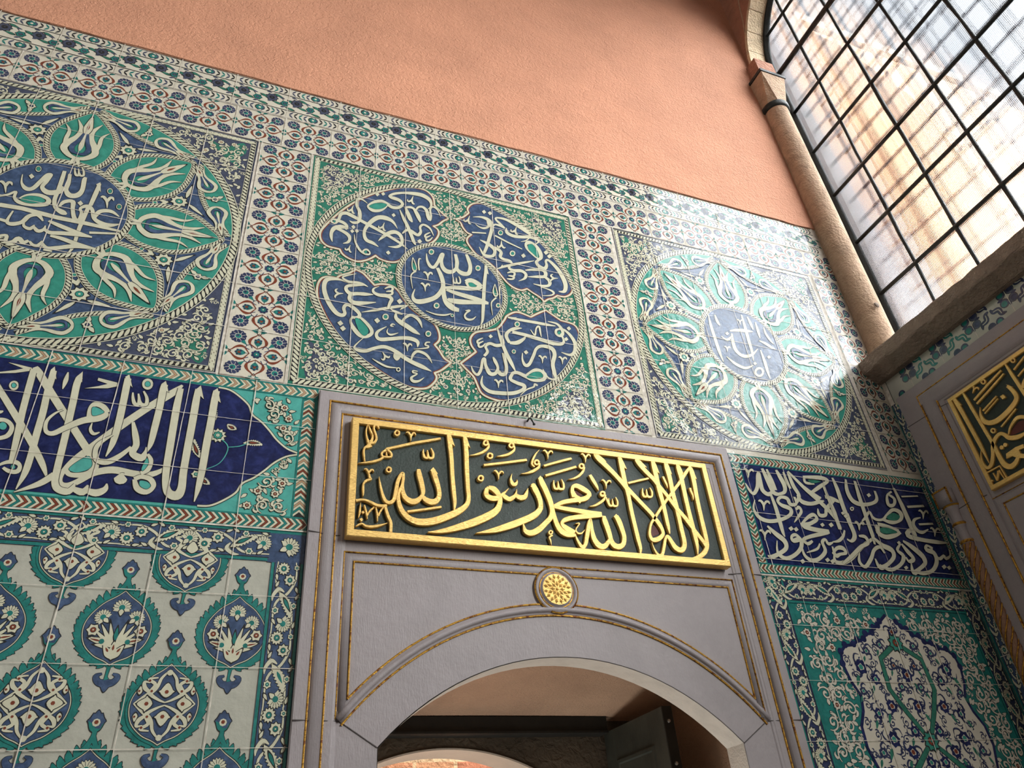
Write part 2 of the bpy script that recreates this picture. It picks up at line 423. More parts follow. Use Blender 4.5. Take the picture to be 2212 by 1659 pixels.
DATA = {
'plaqueA': '''s 485,3238,2.3 495,3211,8.3 505,3186,8.0 503,3165,10.5 494,3151,16.4 485,3167,8.1 480,3191,6.4 480,3213,6.3 485,3238,2.1
s 530,3219,4.6 524,3235,10.9 512,3233,9.5 510,3216,8.0 518,3192,8.8 521,3172,9.1 512,3154,10.3 497,3150,11.9
s 494,3147,13.9 490,3135,17.1 476,3125,8.4 473,3108,8.3 475,3089,7.7 479,3063,4.2
p 493,3147 506,3135 492,3127
r 613,3213,7.9 610,3205,8.0 604,3201,9.1 597,3203,9.1 594,3210,8.0 597,3218,8.0 603,3223,9.2 610,3220,9.2 613,3213,8.6
s 640,3218,3.2 649,3221,9.6 658,3210,9.7 660,3199,7.5 660,3182,2.2
s 681,3212,3.2 677,3221,8.7 669,3220,9.0 661,3206,8.0
l 786,3212,10.7 740,3197,12.2 673,3175,12.8 614,3152,11.8 564,3133,11.5 554,3121,8.7
s 565,3129,8.3 549,3118,8.7 543,3108,7.8 549,3096,9.7 565,3096,9.6 581,3099,8.7 582,3113,9.0 572,3124,9.8 561,3128,7.4
s 562,3118,3.6 563,3106,7.2 565,3097,4.4
s 553,3096,8.0 537,3081,10.4 510,3068,10.7 482,3060,7.7 453,3053,1.9
s 477,3029,3.0 485,3032,8.6 494,3021,8.8 496,3012,6.9 497,2996,2.1
s 515,3023,2.9 511,3031,7.8 504,3030,8.5 496,3018,7.5
s 498,3011,7.0 501,2996,9.8 504,2991,10.5 488,2983,10.6 478,2969,8.0 477,2950,8.7 478,2931,7.4 478,2916,3.3
r 582,3041,7.6 580,3034,7.7 574,3030,8.6 567,3032,8.5 564,3039,7.7 567,3047,7.7 573,3051,8.6 580,3048,8.6 582,3041,8.1
s 712,3151,4.4 712,3133,9.0 717,3115,12.4 729,3114,10.2 731,3131,8.9 729,3149,4.5
s 731,3131,7.8 735,3115,12.7 751,3117,10.1 753,3138,10.0 744,3160,5.6
s 820,3236,17.3 825,3186,20.2 829,3127,18.4 831,3046,17.3 834,2982,17.9 837,2928,14.6 833,2893,5.7
p 811,3239 827,3246 833,3225 845,3183 828,3195
s 891,3234,19.8 894,3170,20.3 893,3078,19.1 894,2997,18.1 895,2954,17.6 885,2922,20.3 851,2891,26.2 796,2860,29.1 742,2838,30.2 693,2831,28.8 655,2842,24.0 628,2869,20.5 614,2905,16.9 613,2938,13.1 619,2964,8.9 624,2982,3.4
p 880,3241 895,3248 900,3229 912,3184 895,3200
s 536,3005,2.1 542,2968,8.4 550,2935,11.3 562,2907,14.7 579,2900,15.4 595,2914,14.9 603,2952,15.7 609,2992,15.1 619,3020,13.8 629,3032,12.7 631,3010,12.0 628,2982,12.6 629,2955,16.5 639,2928,21.1 662,2914,25.4 683,2918,22.8 701,2937,15.2 706,2956,7.0
s 692,3057,14.8 695,3033,21.5 703,2999,21.4 709,2964,18.8 708,2941,10.6
s 706,2943,11.7 720,2927,23.6 740,2920,26.1 761,2926,23.3 774,2949,19.1 772,2983,18.7 761,3025,22.1 750,3062,20.8
p 739,3057 752,3073 760,3061 770,3046 760,3037
s 562,2890,10.4 567,2866,11.8 575,2842,12.5 585,2817,12.3 585,2780,12.0
s 452,2895,12.3 478,2901,9.6 502,2896,11.2 532,2884,12.6 569,2884,12.6
l 648,2870,10.2 708,2884,10.3 782,2903,10.4
s 470,2888,2.0 469,2864,7.2 468,2846,7.2 465,2827,2.0
p 474,2850 480,2856 486,2849 480,2843
s 484,2880,5.4 493,2848,8.1 497,2825,3.3
s 496,2839,6.6 506,2859,7.3 521,2875,6.1
s 527,2875,5.4 533,2848,8.1 535,2818,3.3
s 537,2840,7.3 546,2863,7.3 557,2879,6.0
p 468,2821 476,2827 482,2820 475,2813
s 456,2792,3.4 469,2801,7.5 480,2804,7.1 492,2797,10.0 515,2796,11.3 544,2804,9.1 572,2815,2.8
s 727,2793,2.9 763,2798,13.6 812,2811,22.8 873,2834,30.0 921,2855,32.1 979,2887,31.4 1012,2914,26.9 1027,2947,21.5 1026,2975,25.0
s 982,3010,16.9 1005,3004,27.7 1023,2982,23.3 1023,2962,17.9
s 975,3005,16.4 970,2980,21.9 980,2966,25.4 1002,2962,25.4 1026,2969,19.2
s 982,3010,14.4 971,2992,16.0 969,2976,18.8
s 1024,2968,10.8 1040,2985,13.0 1055,2999,8.7 1070,3016,2.2
s 1039,2988,15.6 1051,2975,22.5 1070,2967,21.3 1092,2982,15.9 1102,3001,7.4 1105,3016,2.3
s 1097,2990,17.6 1116,2979,25.2 1138,2985,21.2 1148,3004,14.2 1156,3026,3.0
s 1090,3086,1.9 1083,3062,9.5 1089,3039,19.5 1101,3038,16.5 1110,3052,7.5 1109,3061,2.5
r 961,3050,8.8 958,3041,8.7 950,3037,9.7 943,3040,10.3 941,3047,9.1 944,3055,8.7 952,3059,9.8 959,3057,10.4 961,3050,9.9
r 1008,3160,9.0 1005,3151,8.9 997,3147,10.1 989,3149,10.8 987,3157,9.4 990,3166,9.0 998,3170,10.2 1006,3168,10.9 1008,3160,10.3
s 1009,3087,3.2 1018,3090,9.8 1027,3078,10.3 1029,3068,7.9 1028,3051,2.3
s 1052,3080,3.4 1048,3089,9.0 1040,3088,9.0 1030,3075,8.1
s 1243,3215,3.3 1253,3219,10.7 1262,3207,11.3 1264,3196,8.5 1262,3177,2.5
s 1289,3209,3.7 1286,3219,9.9 1276,3217,9.4 1265,3203,8.4
s 1424,3222,3.4 1435,3225,11.1 1444,3213,11.9 1445,3202,8.8 1442,3183,2.6
s 1471,3215,3.9 1469,3225,10.4 1459,3224,9.5 1447,3209,8.6
r 992,3220,9.1 989,3212,9.0 982,3208,10.3 975,3210,11.0 973,3217,9.5 976,3225,9.1 983,3229,10.4 990,3227,11.1 992,3220,10.4
s 995,3219,7.1 993,3199,10.5 969,3174,12.3 937,3157,9.6 908,3148,2.0
r 1108,3224,9.2 1105,3216,9.1 1097,3212,10.4 1091,3214,11.3 1088,3221,9.7 1092,3229,9.1 1099,3233,10.5 1106,3231,11.4 1108,3224,10.7
s 1112,3222,7.2 1109,3202,10.6 1085,3180,12.5 1052,3166,9.8 1027,3160,2.1
r 1219,3156,9.2 1215,3148,9.1 1208,3144,10.3 1201,3146,11.4 1199,3153,9.8 1202,3161,9.1 1210,3165,10.3 1216,3163,11.5 1219,3156,10.8
s 1222,3152,7.0 1214,3131,12.0 1188,3111,13.9 1158,3097,9.6 1130,3090,2.0
s 1227,3219,1.9 1206,3193,8.4 1191,3165,10.0 1185,3143,10.3 1196,3131,7.6
r 1431,3164,9.5 1427,3156,9.2 1419,3152,10.5 1412,3155,12.0 1410,3162,10.2 1414,3170,9.2 1422,3174,10.6 1429,3172,12.2 1431,3164,11.4
s 1435,3161,7.1 1423,3137,11.5 1400,3113,12.2 1373,3097,8.7 1346,3089,2.0
r 1513,3038,9.3 1508,3031,9.0 1500,3027,10.1 1494,3029,11.8 1492,3036,10.1 1496,3044,9.0 1504,3048,10.2 1511,3045,11.9 1513,3038,11.3
s 1516,3032,6.9 1502,3010,11.2 1475,2990,11.3 1452,2978,7.7 1431,2972,2.0
l 968,3111,12.2 1065,3135,12.3 1163,3161,12.5
l 1240,3142,11.3 1306,3169,12.3 1376,3196,11.6
l 1242,3095,11.9 1318,3126,12.9 1394,3157,12.2
s 1278,3077,4.9 1276,3058,10.1 1279,3040,14.0 1292,3039,10.4 1297,3056,9.8 1297,3075,5.1
s 1297,3056,8.8 1300,3040,14.1 1318,3042,10.4 1322,3063,11.2 1315,3086,6.4
s 1180,3049,20.0 1186,3029,27.1 1199,2997,25.0 1205,2966,22.8 1201,2937,22.7 1172,2906,28.0 1122,2878,29.0 1059,2849,28.9 993,2824,21.7 917,2805,2.2
p 1168,3035 1181,3054 1189,3044 1201,3030 1195,3018
s 1217,3083,21.9 1223,3058,28.3 1233,3034,27.4 1248,2986,25.9 1255,2939,23.5 1246,2906,22.0 1219,2876,22.8 1185,2844,25.5 1152,2827,25.9 1129,2831,22.6 1122,2851,11.3 1118,2880,3.2
p 1206,3077 1218,3091 1227,3080 1229,3059 1218,3049
s 1256,2943,19.4 1262,2903,21.1 1271,2869,24.2 1287,2845,28.0 1313,2834,24.6 1344,2834,15.8
s 1264,2954,18.5 1316,2949,21.0 1377,2945,22.9 1438,2939,27.9 1483,2939,25.9
s 1483,2935,16.1 1415,2925,23.0 1352,2913,21.6 1310,2899,20.6 1292,2882,15.9 1305,2864,25.7 1343,2842,30.6
s 1265,2956,15.0 1312,2979,20.0 1363,2993,22.3 1406,3003,23.5 1429,3016,20.9 1436,3032,17.1
s 1361,3007,17.3 1359,3032,18.3 1365,3056,16.5 1385,3063,23.9 1411,3052,28.7 1436,3036,24.3 1437,3019,17.6
s 1359,3044,13.8 1371,3014,18.9 1389,3004,20.6
p 1371,2996 1402,3003 1387,2980
qR 1368,3035 1387,3047 1410,3031 1400,3023 1377,3020
s 1354,2886,2.3 1371,2889,8.1 1366,2879,6.6 1352,2860,7.0 1357,2845,9.7 1375,2845,8.0 1393,2863,2.2
r 1244,2837,7.3 1241,2831,7.1 1236,2829,7.7 1230,2830,8.6 1229,2836,7.8 1232,2841,7.1 1237,2844,7.7 1243,2842,8.7 1244,2837,8.4
s 1243,2825,8.5 1229,2815,8.8 1232,2800,8.1 1233,2782,2.4
s 1455,3124,16.6 1467,3098,19.5 1480,3071,14.4 1485,3051,2.8
s 1345,2841,6.9 1354,2810,12.2 1370,2786,18.5 1386,2797,16.8 1400,2837,19.3 1416,2890,17.9 1427,2916,9.0 1428,2896,12.6 1426,2863,17.8 1431,2824,24.9 1449,2798,29.3 1473,2797,23.0 1498,2822,16.8 1505,2841,9.3
s 1493,2934,15.8 1493,2914,25.9 1500,2882,26.0 1505,2851,23.9 1508,2829,22.5 1517,2807,27.6 1540,2800,25.4 1563,2814,21.3 1573,2845,22.1 1569,2880,23.7 1561,2916,27.1 1551,2940,23.7
p 1538,2935 1553,2949 1562,2935 1567,2921 1558,2918
s 1507,3103,3.3 1517,3106,10.8 1526,3094,11.8 1527,3083,8.8 1524,3065,2.6
s 1553,3096,3.9 1551,3106,10.1 1541,3104,9.3 1529,3090,8.4
r 1513,3041,8.6 1509,3034,8.3 1502,3030,9.3 1496,3032,10.8 1494,3039,9.3 1498,3046,8.3 1505,3049,9.3 1512,3047,10.9 1513,3041,10.4
s 1517,3035,7.1 1504,3010,11.3 1475,2988,11.2 1452,2976,7.8 1431,2972,2.0
s 1530,3021,4.6 1527,3004,9.5 1529,2987,13.2 1541,2987,9.4 1546,3002,9.2 1547,3019,4.7
s 1546,3002,8.3 1548,2987,13.1 1565,2989,9.4 1570,3009,10.5 1564,3029,6.1
s 1517,3024,8.4 1522,3004,11.2 1526,2987,9.3
s 1455,3124,16.6 1467,3100,18.5 1479,3071,14.4 1485,3051,2.8
l 1640,3106,11.5 1696,3125,11.7 1751,3143,10.1
s 1709,3088,5.0 1705,3069,10.5 1707,3050,14.9 1721,3050,10.2 1726,3067,10.1 1728,3086,5.2
s 1726,3067,9.3 1728,3050,14.7 1747,3052,10.2 1754,3074,11.7 1747,3096,6.8
s 1495,3238,15.5 1507,3218,28.2 1541,3184,28.2 1579,3144,26.0 1615,3100,25.9 1629,3080,27.9 1659,3048,22.7 1695,3007,22.6 1724,2974,22.5 1741,2950,22.4 1758,2922,23.2 1768,2894,19.1 1765,2873,17.6 1738,2851,22.1 1710,2845,20.1 1701,2864,15.8 1705,2889,12.4 1720,2923,12.4 1747,2955,13.7 1789,3006,13.9 1832,3054,14.0 1869,3094,14.9 1919,3149,16.0 1960,3198,17.8 1987,3229,10.6
p 1490,3237 1495,3243 1514,3233 1539,3213 1548,3200 1522,3200
qR 1737,2920 1757,2891 1750,2878 1712,2863 1705,2872 1719,2898
s 1621,3231,21.8 1622,3204,25.5 1623,3154,24.5 1625,3106,23.5 1630,3045,21.3 1631,2973,21.0 1635,2903,20.8 1639,2842,20.6 1642,2799,15.5 1634,2770,3.2
p 1609,3229 1623,3240 1634,3217 1646,3176 1629,3186
s 1705,3234,21.7 1716,3213,27.3 1743,3178,26.2 1777,3141,25.1 1798,3108,24.9 1823,3075,21.6 1843,3042,21.5 1867,3005,23.6 1895,2969,23.5 1918,2933,23.4 1938,2901,21.2 1964,2861,21.0 1974,2833,13.4
p 1697,3234 1701,3241 1726,3229 1753,3198 1734,3200
s 1792,3233,22.6 1792,3205,26.6 1793,3152,25.4 1794,3090,24.3 1799,3029,23.2 1800,2973,20.9 1801,2918,18.7 1801,2880,6.5
p 1780,3234 1794,3243 1806,3220 1814,3174 1801,3187
s 1861,3234,22.9 1861,3209,27.3 1864,3156,24.9 1863,3080,24.5 1866,3023,24.4 1867,2967,23.1 1867,2912,22.9 1868,2857,23.1 1862,2828,22.5 1843,2809,24.4 1818,2817,27.5 1804,2840,23.0 1793,2863,20.2 1784,2868,12.5 1772,2849,14.4 1759,2816,15.3 1743,2783,14.8 1726,2777,14.7 1710,2800,9.6 1703,2833,2.8
p 1849,3234 1863,3243 1874,3220 1880,3178 1865,3191
s 1924,3231,23.5 1925,3208,27.6 1927,3150,25.2 1926,3078,23.8 1926,3003,23.6 1928,2934,24.4 1930,2888,24.1 1929,2838,17.6 1921,2792,3.6
p 1913,3232 1927,3243 1938,3216 1945,3184 1929,3192
s 1990,3227,24.5 1993,3202,28.0 1992,3153,25.1 1987,3075,22.8 1985,2995,22.7 1985,2922,23.5 1984,2867,22.0 1980,2838,20.2 1958,2807,22.2 1922,2784,17.7 1853,2764,3.0
p 1978,3228 1992,3239 2002,3212 2011,3168 1997,3181
s 1830,3162,13.6 1835,3141,13.6 1840,3122,11.3 1841,3104,3.0
s 1962,3119,13.6 1964,3100,13.7 1968,3080,10.1 1965,3058,2.9''',
'inscL': '''p -791,3332 -764,3330 -716,3323 -715,3310 -759,3292 -804,3282 -831,3278 -762,3304 -740,3315
r -740,3241,8.3 -740,3231,9.4 -746,3225,11.2 -754,3228,8.7 -760,3237,7.8 -759,3248,9.4 -753,3253,11.3 -745,3251,8.8 -740,3241,8.0
G -742,3241 -743,3233 -747,3229 -753,3231 -757,3238 -757,3246 -752,3250 -746,3247
s -707,3328,17.3 -689,3305,25.2 -631,3227,24.9 -559,3133,24.7 -497,3052,24.5 -457,3001,25.2 -436,2967,24.4 -438,2936,25.4 -463,2920,20.4 -500,2917,16.6 -513,2933,15.7 -504,2958,20.6 -477,3005,25.0 -432,3068,27.0 -377,3141,27.8 -314,3219,27.5 -247,3294,28.1 -217,3336,8.9
G -509,2937 -488,2971 -460,2993 -443,2963 -453,2940 -485,2926
s -407,3088,6.1 -455,3039,17.7 -499,2977,20.0 -524,2920,16.1 -521,2885,13.4 -499,2876,19.8 -471,2894,21.0 -432,2931,24.0 -378,2950,26.7 -313,2944,24.0 -264,2945,22.2 -231,2962,17.0 -214,2984,4.7
s -829,3272,19.0 -785,3213,19.8 -727,3138,21.5 -671,3064,21.3 -627,3003,20.9 -587,2942,17.9 -562,2893,2.6
s -647,3323,19.9 -645,3286,21.8 -644,3231,21.4 -637,3146,22.0 -634,3057,21.7 -630,2978,20.5 -630,2907,18.8 -640,2845,2.9
p -657,3325 -648,3342 -630,3288 -645,3296
s -708,3319,20.5 -704,3247,21.2 -698,3149,20.7 -689,3055,20.2 -682,2983,18.1 -678,2936,15.3
s -715,2922,5.8 -692,2939,13.1 -667,2943,15.4 -651,2931,11.2 -653,2910,16.1 -675,2908,14.0 -696,2919,8.9
G -662,2926 -662,2920 -666,2916 -672,2918 -676,2924 -675,2931 -671,2934 -666,2932
s -776,3080,18.5 -753,3096,16.3 -729,3093,13.6 -711,3071,13.4 -715,3039,16.7 -738,3024,14.6
G -726,3075 -727,3063 -734,3058 -743,3061 -749,3071 -749,3083 -742,3089 -733,3085
s -787,3119,12.6 -761,3126,12.7 -753,3132,3.8
s -601,3325,4.0 -600,3287,15.1 -601,3250,3.0
s -561,3308,21.6 -562,3273,23.1 -557,3206,22.7 -551,3108,22.2 -546,3014,21.8 -542,2929,21.3 -537,2883,20.4 -521,2859,22.8 -490,2855,23.3 -478,2884,6.3
p -571,3310 -556,3337 -548,3289
s -545,2911,22.8 -581,2872,20.8 -643,2835,2.9
s -479,2866,16.1 -448,2857,25.9 -439,2884,5.2
s -441,2865,16.5 -409,2858,26.9 -386,2874,19.9 -384,2896,3.9
p -501,3318 -436,3308 -431,3293 -462,3278 -535,3265 -493,3282 -466,3297 -501,3306
s -440,3175,22.2 -460,3151,28.4 -510,3130,25.6 -555,3094,21.0 -587,3066,18.9 -610,3073,13.1 -617,3111,11.0 -601,3145,8.2 -579,3165,3.8
s -440,3175,19.0 -460,3198,19.7 -486,3204,20.0 -497,3182,15.5 -493,3143,16.7
G -493,3188 -476,3191 -451,3176 -467,3160 -486,3156
s -405,3333,22.1 -403,3294,24.0 -400,3232,23.7 -397,3138,23.4 -399,3053,19.3 -409,2998,3.1
p -416,3338 -404,3351 -383,3296 -396,3309
r -322,3322,9.9 -324,3308,10.8 -332,3301,12.6 -343,3305,10.7 -349,3317,9.5 -348,3330,10.8 -339,3338,12.8 -328,3334,10.8 -322,3322,9.9
G -326,3321 -327,3312 -333,3307 -341,3309 -345,3318 -344,3327 -338,3332 -331,3330
s -377,3274,5.0 -372,3250,9.9 -362,3227,13.5 -349,3226,13.3 -351,3248,9.9 -358,3272,5.0
s -351,3248,8.4 -341,3228,14.4 -324,3230,13.1 -327,3258,10.9 -343,3286,6.1
s -278,3328,22.9 -279,3295,24.8 -277,3218,23.3 -278,3136,23.0 -279,3070,17.6 -284,3034,3.1
p -289,3329 -277,3345 -258,3293 -271,3304
s -220,3320,19.7 -221,3248,24.8 -218,3152,25.3 -214,3053,24.8 -211,2977,23.3 -203,2916,22.8 -187,2882,28.2 -161,2875,34.8 -150,2903,26.8 -154,2971,24.7 -156,3068,25.3 -157,3175,25.9 -159,3273,25.3 -160,3327,20.0
p -167,3326 -153,3346 -134,3286 -149,3300
s -94,3331,23.7 -95,3284,25.7 -94,3192,26.3 -95,3089,25.8 -94,2992,24.2 -96,2916,18.7 -101,2857,3.1
p -106,3329 -92,3344 -72,3279 -89,3292
s -479,3125,3.0 -479,3099,9.6 -465,3082,12.0 -448,3091,3.8
s -352,3148,10.1 -336,3101,20.0 -324,3057,21.1 -329,3022,22.9 -298,3007,27.7 -290,3033,10.4 -291,3052,3.0
s -405,3086,4.8 -438,3048,14.7 -445,3015,15.4 -432,2981,18.6 -399,2978,22.2 -365,3008,17.8 -338,3046,11.7
s -281,3025,9.2 -266,3001,15.0 -270,2963,17.5 -289,2947,14.4
G -281,3009 -271,2991 -276,2969 -285,2956 -290,2967
s -359,2929,26.6 -345,2920,44.8 -334,2928,24.0
s -304,2922,12.6 -288,2888,20.4 -259,2880,24.0 -241,2904,18.2 -255,2928,18.3 -284,2934,17.0 -304,2922,15.7
G -286,2918 -264,2918 -248,2903 -260,2888 -282,2898''',
'cartA': '''O 874,4607 874,4607 836,4642 798,4685 798,4685 794,4736 770,4774 728,4790 651,4779 561,4728 475,4663 401,4590 334,4503 286,4424 254,4362 237,4322 233,4287 244,4251 270,4228 302,4224 329,4223 329,4223 343,4196 371,4177 411,4167 450,4183 481,4209 499,4230 499,4230 518,4215 555,4206 595,4213 628,4241 651,4273 674,4308 717,4356 761,4384 796,4421 817,4470 813,4506 789,4523 789,4523 816,4541 844,4578
s 603,4447,2.6 579,4488,17.4 544,4504,31.4 502,4494,26.7 465,4446,21.5 442,4391,16.0 440,4349,16.1 453,4319,21.6 482,4309,20.9 511,4291,3.4
s 509,4331,2.6 526,4358,13.1 555,4396,21.8 588,4418,25.8 614,4408,22.6 627,4376,17.7 623,4340,14.9 598,4315,15.7 559,4307,3.4
s 656,4316,3.4 627,4341,14.0 589,4365,17.9 525,4399,20.4 462,4427,20.5 415,4448,20.4 369,4469,24.2 344,4476,23.5 320,4459,17.1 312,4421,14.5 296,4391,15.0 278,4395,10.7 283,4412,9.2 303,4412,17.9 335,4405,19.8 353,4387,15.1 350,4361,9.4
G 298,4402 296,4395 293,4392 289,4393 287,4398 288,4404 292,4408 296,4407
s 362,4369,4.7 333,4375,25.1 298,4357,23.2 284,4325,17.0 284,4291,14.3 291,4260,3.3
s 298,4358,17.4 335,4346,19.5 364,4326,20.3 371,4300,14.2 362,4277,13.3 341,4264,3.0
s 393,4590,10.1 394,4550,15.1 409,4512,18.0 414,4472,16.4 408,4435,14.6 384,4420,17.6 364,4428,3.6
s 392,4588,10.5 411,4603,14.9 431,4594,8.6 447,4580,3.6
s 387,4489,4.3 379,4488,10.7 373,4506,9.3 373,4520,7.3 378,4543,2.2
s 351,4512,3.0 352,4499,9.1 360,4497,11.2 371,4512,9.0
p 374,4390 385,4405 396,4391 385,4376
p 370,4359 381,4374 391,4360 380,4346
p 392,4366 403,4381 413,4367 402,4353
p 483,4665 496,4683 507,4667 494,4649
p 514,4678 526,4695 536,4680 524,4664
p 571,4537 583,4553 593,4538 581,4522
p 548,4264 560,4280 571,4265 559,4250
p 704,4389 719,4407 730,4391 716,4373
s 555,4610,15.7 520,4621,21.6 486,4605,18.0 457,4574,13.4 453,4555,15.4 475,4541,27.8 505,4549,24.1 532,4574,15.9 551,4608,8.9
G 457,4565 486,4594 529,4608 546,4601 525,4569 492,4551 466,4553
s 546,4614,18.1 564,4597,21.8 586,4594,22.3 612,4607,17.6 627,4637,16.4 607,4660,23.7 571,4666,23.9 559,4675,12.8 584,4700,16.6 628,4722,15.9 673,4734,23.5 728,4740,30.3 764,4725,27.9 780,4699,17.3 779,4666,10.4 762,4640,2.7
s 643,4614,12.1 656,4574,22.1 669,4535,22.5 679,4516,7.5
s 645,4615,13.9 669,4626,15.4 687,4619,16.0 700,4595,21.4 713,4561,22.2 721,4528,6.8
s 698,4613,7.9 712,4640,12.2 736,4648,17.6 756,4626,19.3 763,4584,19.8 771,4561,15.9 779,4595,11.6 775,4638,10.7 784,4664,10.1 802,4666,13.6 818,4646,7.8 831,4604,2.6
s 613,4588,5.0 634,4530,17.2 656,4475,18.9 674,4420,18.4 687,4377,17.6 696,4357,5.1
s 628,4418,6.2 648,4447,15.0 670,4452,18.9 691,4438,21.2 709,4432,18.5 723,4459,14.3 720,4492,12.6 735,4515,13.1 755,4512,16.7 775,4494,11.1 791,4451,3.1
s 773,4470,4.5 759,4458,8.6 746,4442,9.4 748,4428,13.3 761,4436,9.0 775,4449,4.3
s 761,4436,6.7 750,4421,9.4 755,4405,13.2 771,4415,9.1 785,4439,4.6
s 545,4414,4.3 536,4413,10.8 530,4431,9.5 531,4445,7.3 536,4468,2.2
s 508,4437,3.1 509,4424,9.2 517,4423,11.1 529,4437,8.9
s 692,4658,4.6 683,4657,11.9 677,4676,10.1 678,4692,7.8 684,4717,2.3
s 654,4682,3.3 655,4668,10.1 663,4667,11.8 676,4683,9.4
s 384,4218,3.5 377,4217,8.8 372,4232,7.9 372,4244,6.2 376,4262,1.9
s 353,4237,2.6 354,4227,7.6 361,4225,9.4 370,4237,7.6
s 391,4340,2.5 397,4296,8.6 411,4261,12.1 428,4235,12.5 449,4224,13.7 467,4226,9.4 470,4241,7.4 454,4255,12.5 438,4240,8.0 442,4228,7.1
G 458,4239 456,4232 451,4227 446,4229 444,4235 446,4243 451,4247 456,4246''',
'cartB': '''O 916,4616 916,4616 954,4641 981,4673 991,4689 991,4689 986,4720 1009,4761 1046,4785 1100,4794 1153,4786 1230,4750 1300,4692 1363,4626 1427,4567 1483,4487 1524,4417 1547,4361 1556,4303 1539,4248 1498,4214 1455,4212 1455,4212 1428,4188 1398,4172 1374,4149 1374,4149 1351,4175 1316,4195 1285,4216 1285,4216 1251,4197 1210,4205 1176,4231 1149,4268 1115,4317 1065,4360 1019,4386 990,4426 972,4464 977,4496 1000,4525 1000,4525 975,4533 953,4564 941,4598
s 1012,4663,3.1 1055,4677,13.3 1093,4673,25.7 1115,4647,25.1 1116,4602,20.4 1099,4533,18.7 1081,4465,17.6 1063,4411,14.7 1052,4379,3.4
s 1093,4673,11.5 1101,4649,22.2 1097,4615,13.6 1069,4594,14.7 1041,4598,8.3 1024,4613,3.3
s 1126,4628,7.6 1139,4645,12.4 1173,4642,17.1 1192,4633,11.9 1165,4663,17.5 1144,4689,11.9 1158,4703,13.0 1207,4704,20.3 1264,4681,27.9 1311,4656,31.9 1339,4628,18.0 1326,4611,3.8
s 1203,4639,3.0 1204,4603,23.1 1237,4587,23.7 1286,4593,21.8 1337,4608,22.6 1376,4603,24.8 1387,4587,11.4 1367,4561,4.7
s 1332,4597,5.8 1308,4570,7.2 1280,4555,2.8
s 1371,4455,16.6 1343,4476,16.2 1313,4514,18.6 1309,4545,15.4 1332,4563,30.2 1365,4542,34.2 1386,4504,29.5 1389,4467,20.2 1367,4439,15.4 1357,4421,16.3 1374,4394,27.4 1403,4390,21.3 1417,4418,16.9 1415,4446,13.7 1430,4459,16.7 1457,4436,23.0 1487,4394,27.6 1509,4333,28.5 1512,4286,24.2 1498,4249,18.6 1466,4241,6.9
G 1320,4540 1346,4555 1368,4524 1377,4482 1370,4458 1344,4484 1322,4507
s 1044,4498,5.4 1082,4484,22.9 1113,4462,25.2 1123,4434,18.6 1109,4400,17.3 1076,4390,21.6 1054,4402,15.6 1037,4445,3.3
s 1113,4462,19.9 1141,4458,22.9 1158,4438,18.9 1151,4406,18.0 1169,4392,19.9 1202,4389,20.0 1214,4371,12.2
l 1121,4307,5.0 1170,4341,15.5 1239,4378,16.2 1298,4407,13.2 1346,4431,3.3
p 1158,4353 1163,4336 1140,4315
s 1207,4367,6.1 1195,4336,16.3 1220,4325,21.4 1263,4334,21.9 1287,4316,18.7 1277,4284,13.4 1241,4256,2.9
s 1287,4345,7.9 1332,4362,17.3 1382,4375,23.3 1403,4360,23.1 1396,4330,19.1 1356,4317,19.5 1298,4301,4.6
s 1396,4327,18.4 1420,4304,22.9 1414,4272,16.4 1379,4257,16.5 1324,4258,4.9
s 1363,4246,3.8 1406,4241,9.1 1433,4230,15.3 1431,4212,8.9 1405,4197,7.5 1366,4187,2.8
p 1066,4723 1081,4741 1092,4725 1077,4707
p 1100,4724 1115,4742 1126,4726 1111,4708
p 1409,4513 1427,4533 1439,4515 1420,4495
p 1426,4489 1445,4509 1456,4491 1437,4472
p 1271,4450 1289,4469 1300,4451 1282,4433
l 1001,4541,9.9 1081,4559,10.0
l 1131,4557,12.5 1203,4526,12.5 1282,4499,7.0
r 1177,4592,6.3 1173,4579,6.4 1164,4572,8.6 1156,4574,9.2 1153,4584,6.7 1158,4597,6.5 1166,4604,8.6 1174,4602,9.3 1177,4592,7.8
G 1174,4591 1171,4582 1164,4576 1158,4578 1156,4585 1160,4595 1166,4600 1172,4598
r 1236,4453,6.7 1231,4440,6.8 1222,4433,8.9 1213,4435,9.7 1210,4446,7.1 1215,4459,6.8 1224,4466,9.0 1233,4464,9.8 1236,4453,8.3
G 1232,4452 1229,4443 1222,4438 1216,4440 1214,4447 1218,4456 1224,4461 1230,4459
s 1000,4606,4.7 990,4605,12.5 985,4625,10.6 987,4640,8.0 994,4666,2.4
s 961,4631,3.4 961,4616,10.6 970,4615,11.8 984,4631,9.5
s 1268,4609,4.8 1258,4607,13.2 1254,4628,11.2 1257,4643,8.3 1265,4669,2.5
s 1229,4634,3.6 1229,4619,11.2 1238,4618,11.9 1253,4634,9.7
s 1186,4484,3.9 1175,4478,13.5 1166,4492,12.5 1164,4506,8.8 1166,4530,2.6
s 1139,4486,3.9 1142,4474,12.1 1152,4477,10.2 1163,4497,8.8
s 1428,4295,3.7 1427,4307,8.8 1442,4324,10.3 1453,4331,10.1 1473,4336,3.2
s 1447,4359,3.6 1436,4351,8.0 1435,4339,13.3 1447,4330,13.4
s 1176,4255,5.8 1193,4256,11.0 1211,4263,11.1 1216,4278,12.9 1202,4280,11.7 1185,4277,5.6
s 1202,4280,8.6 1218,4287,10.6 1222,4308,13.3 1204,4310,11.9 1181,4296,5.8''',
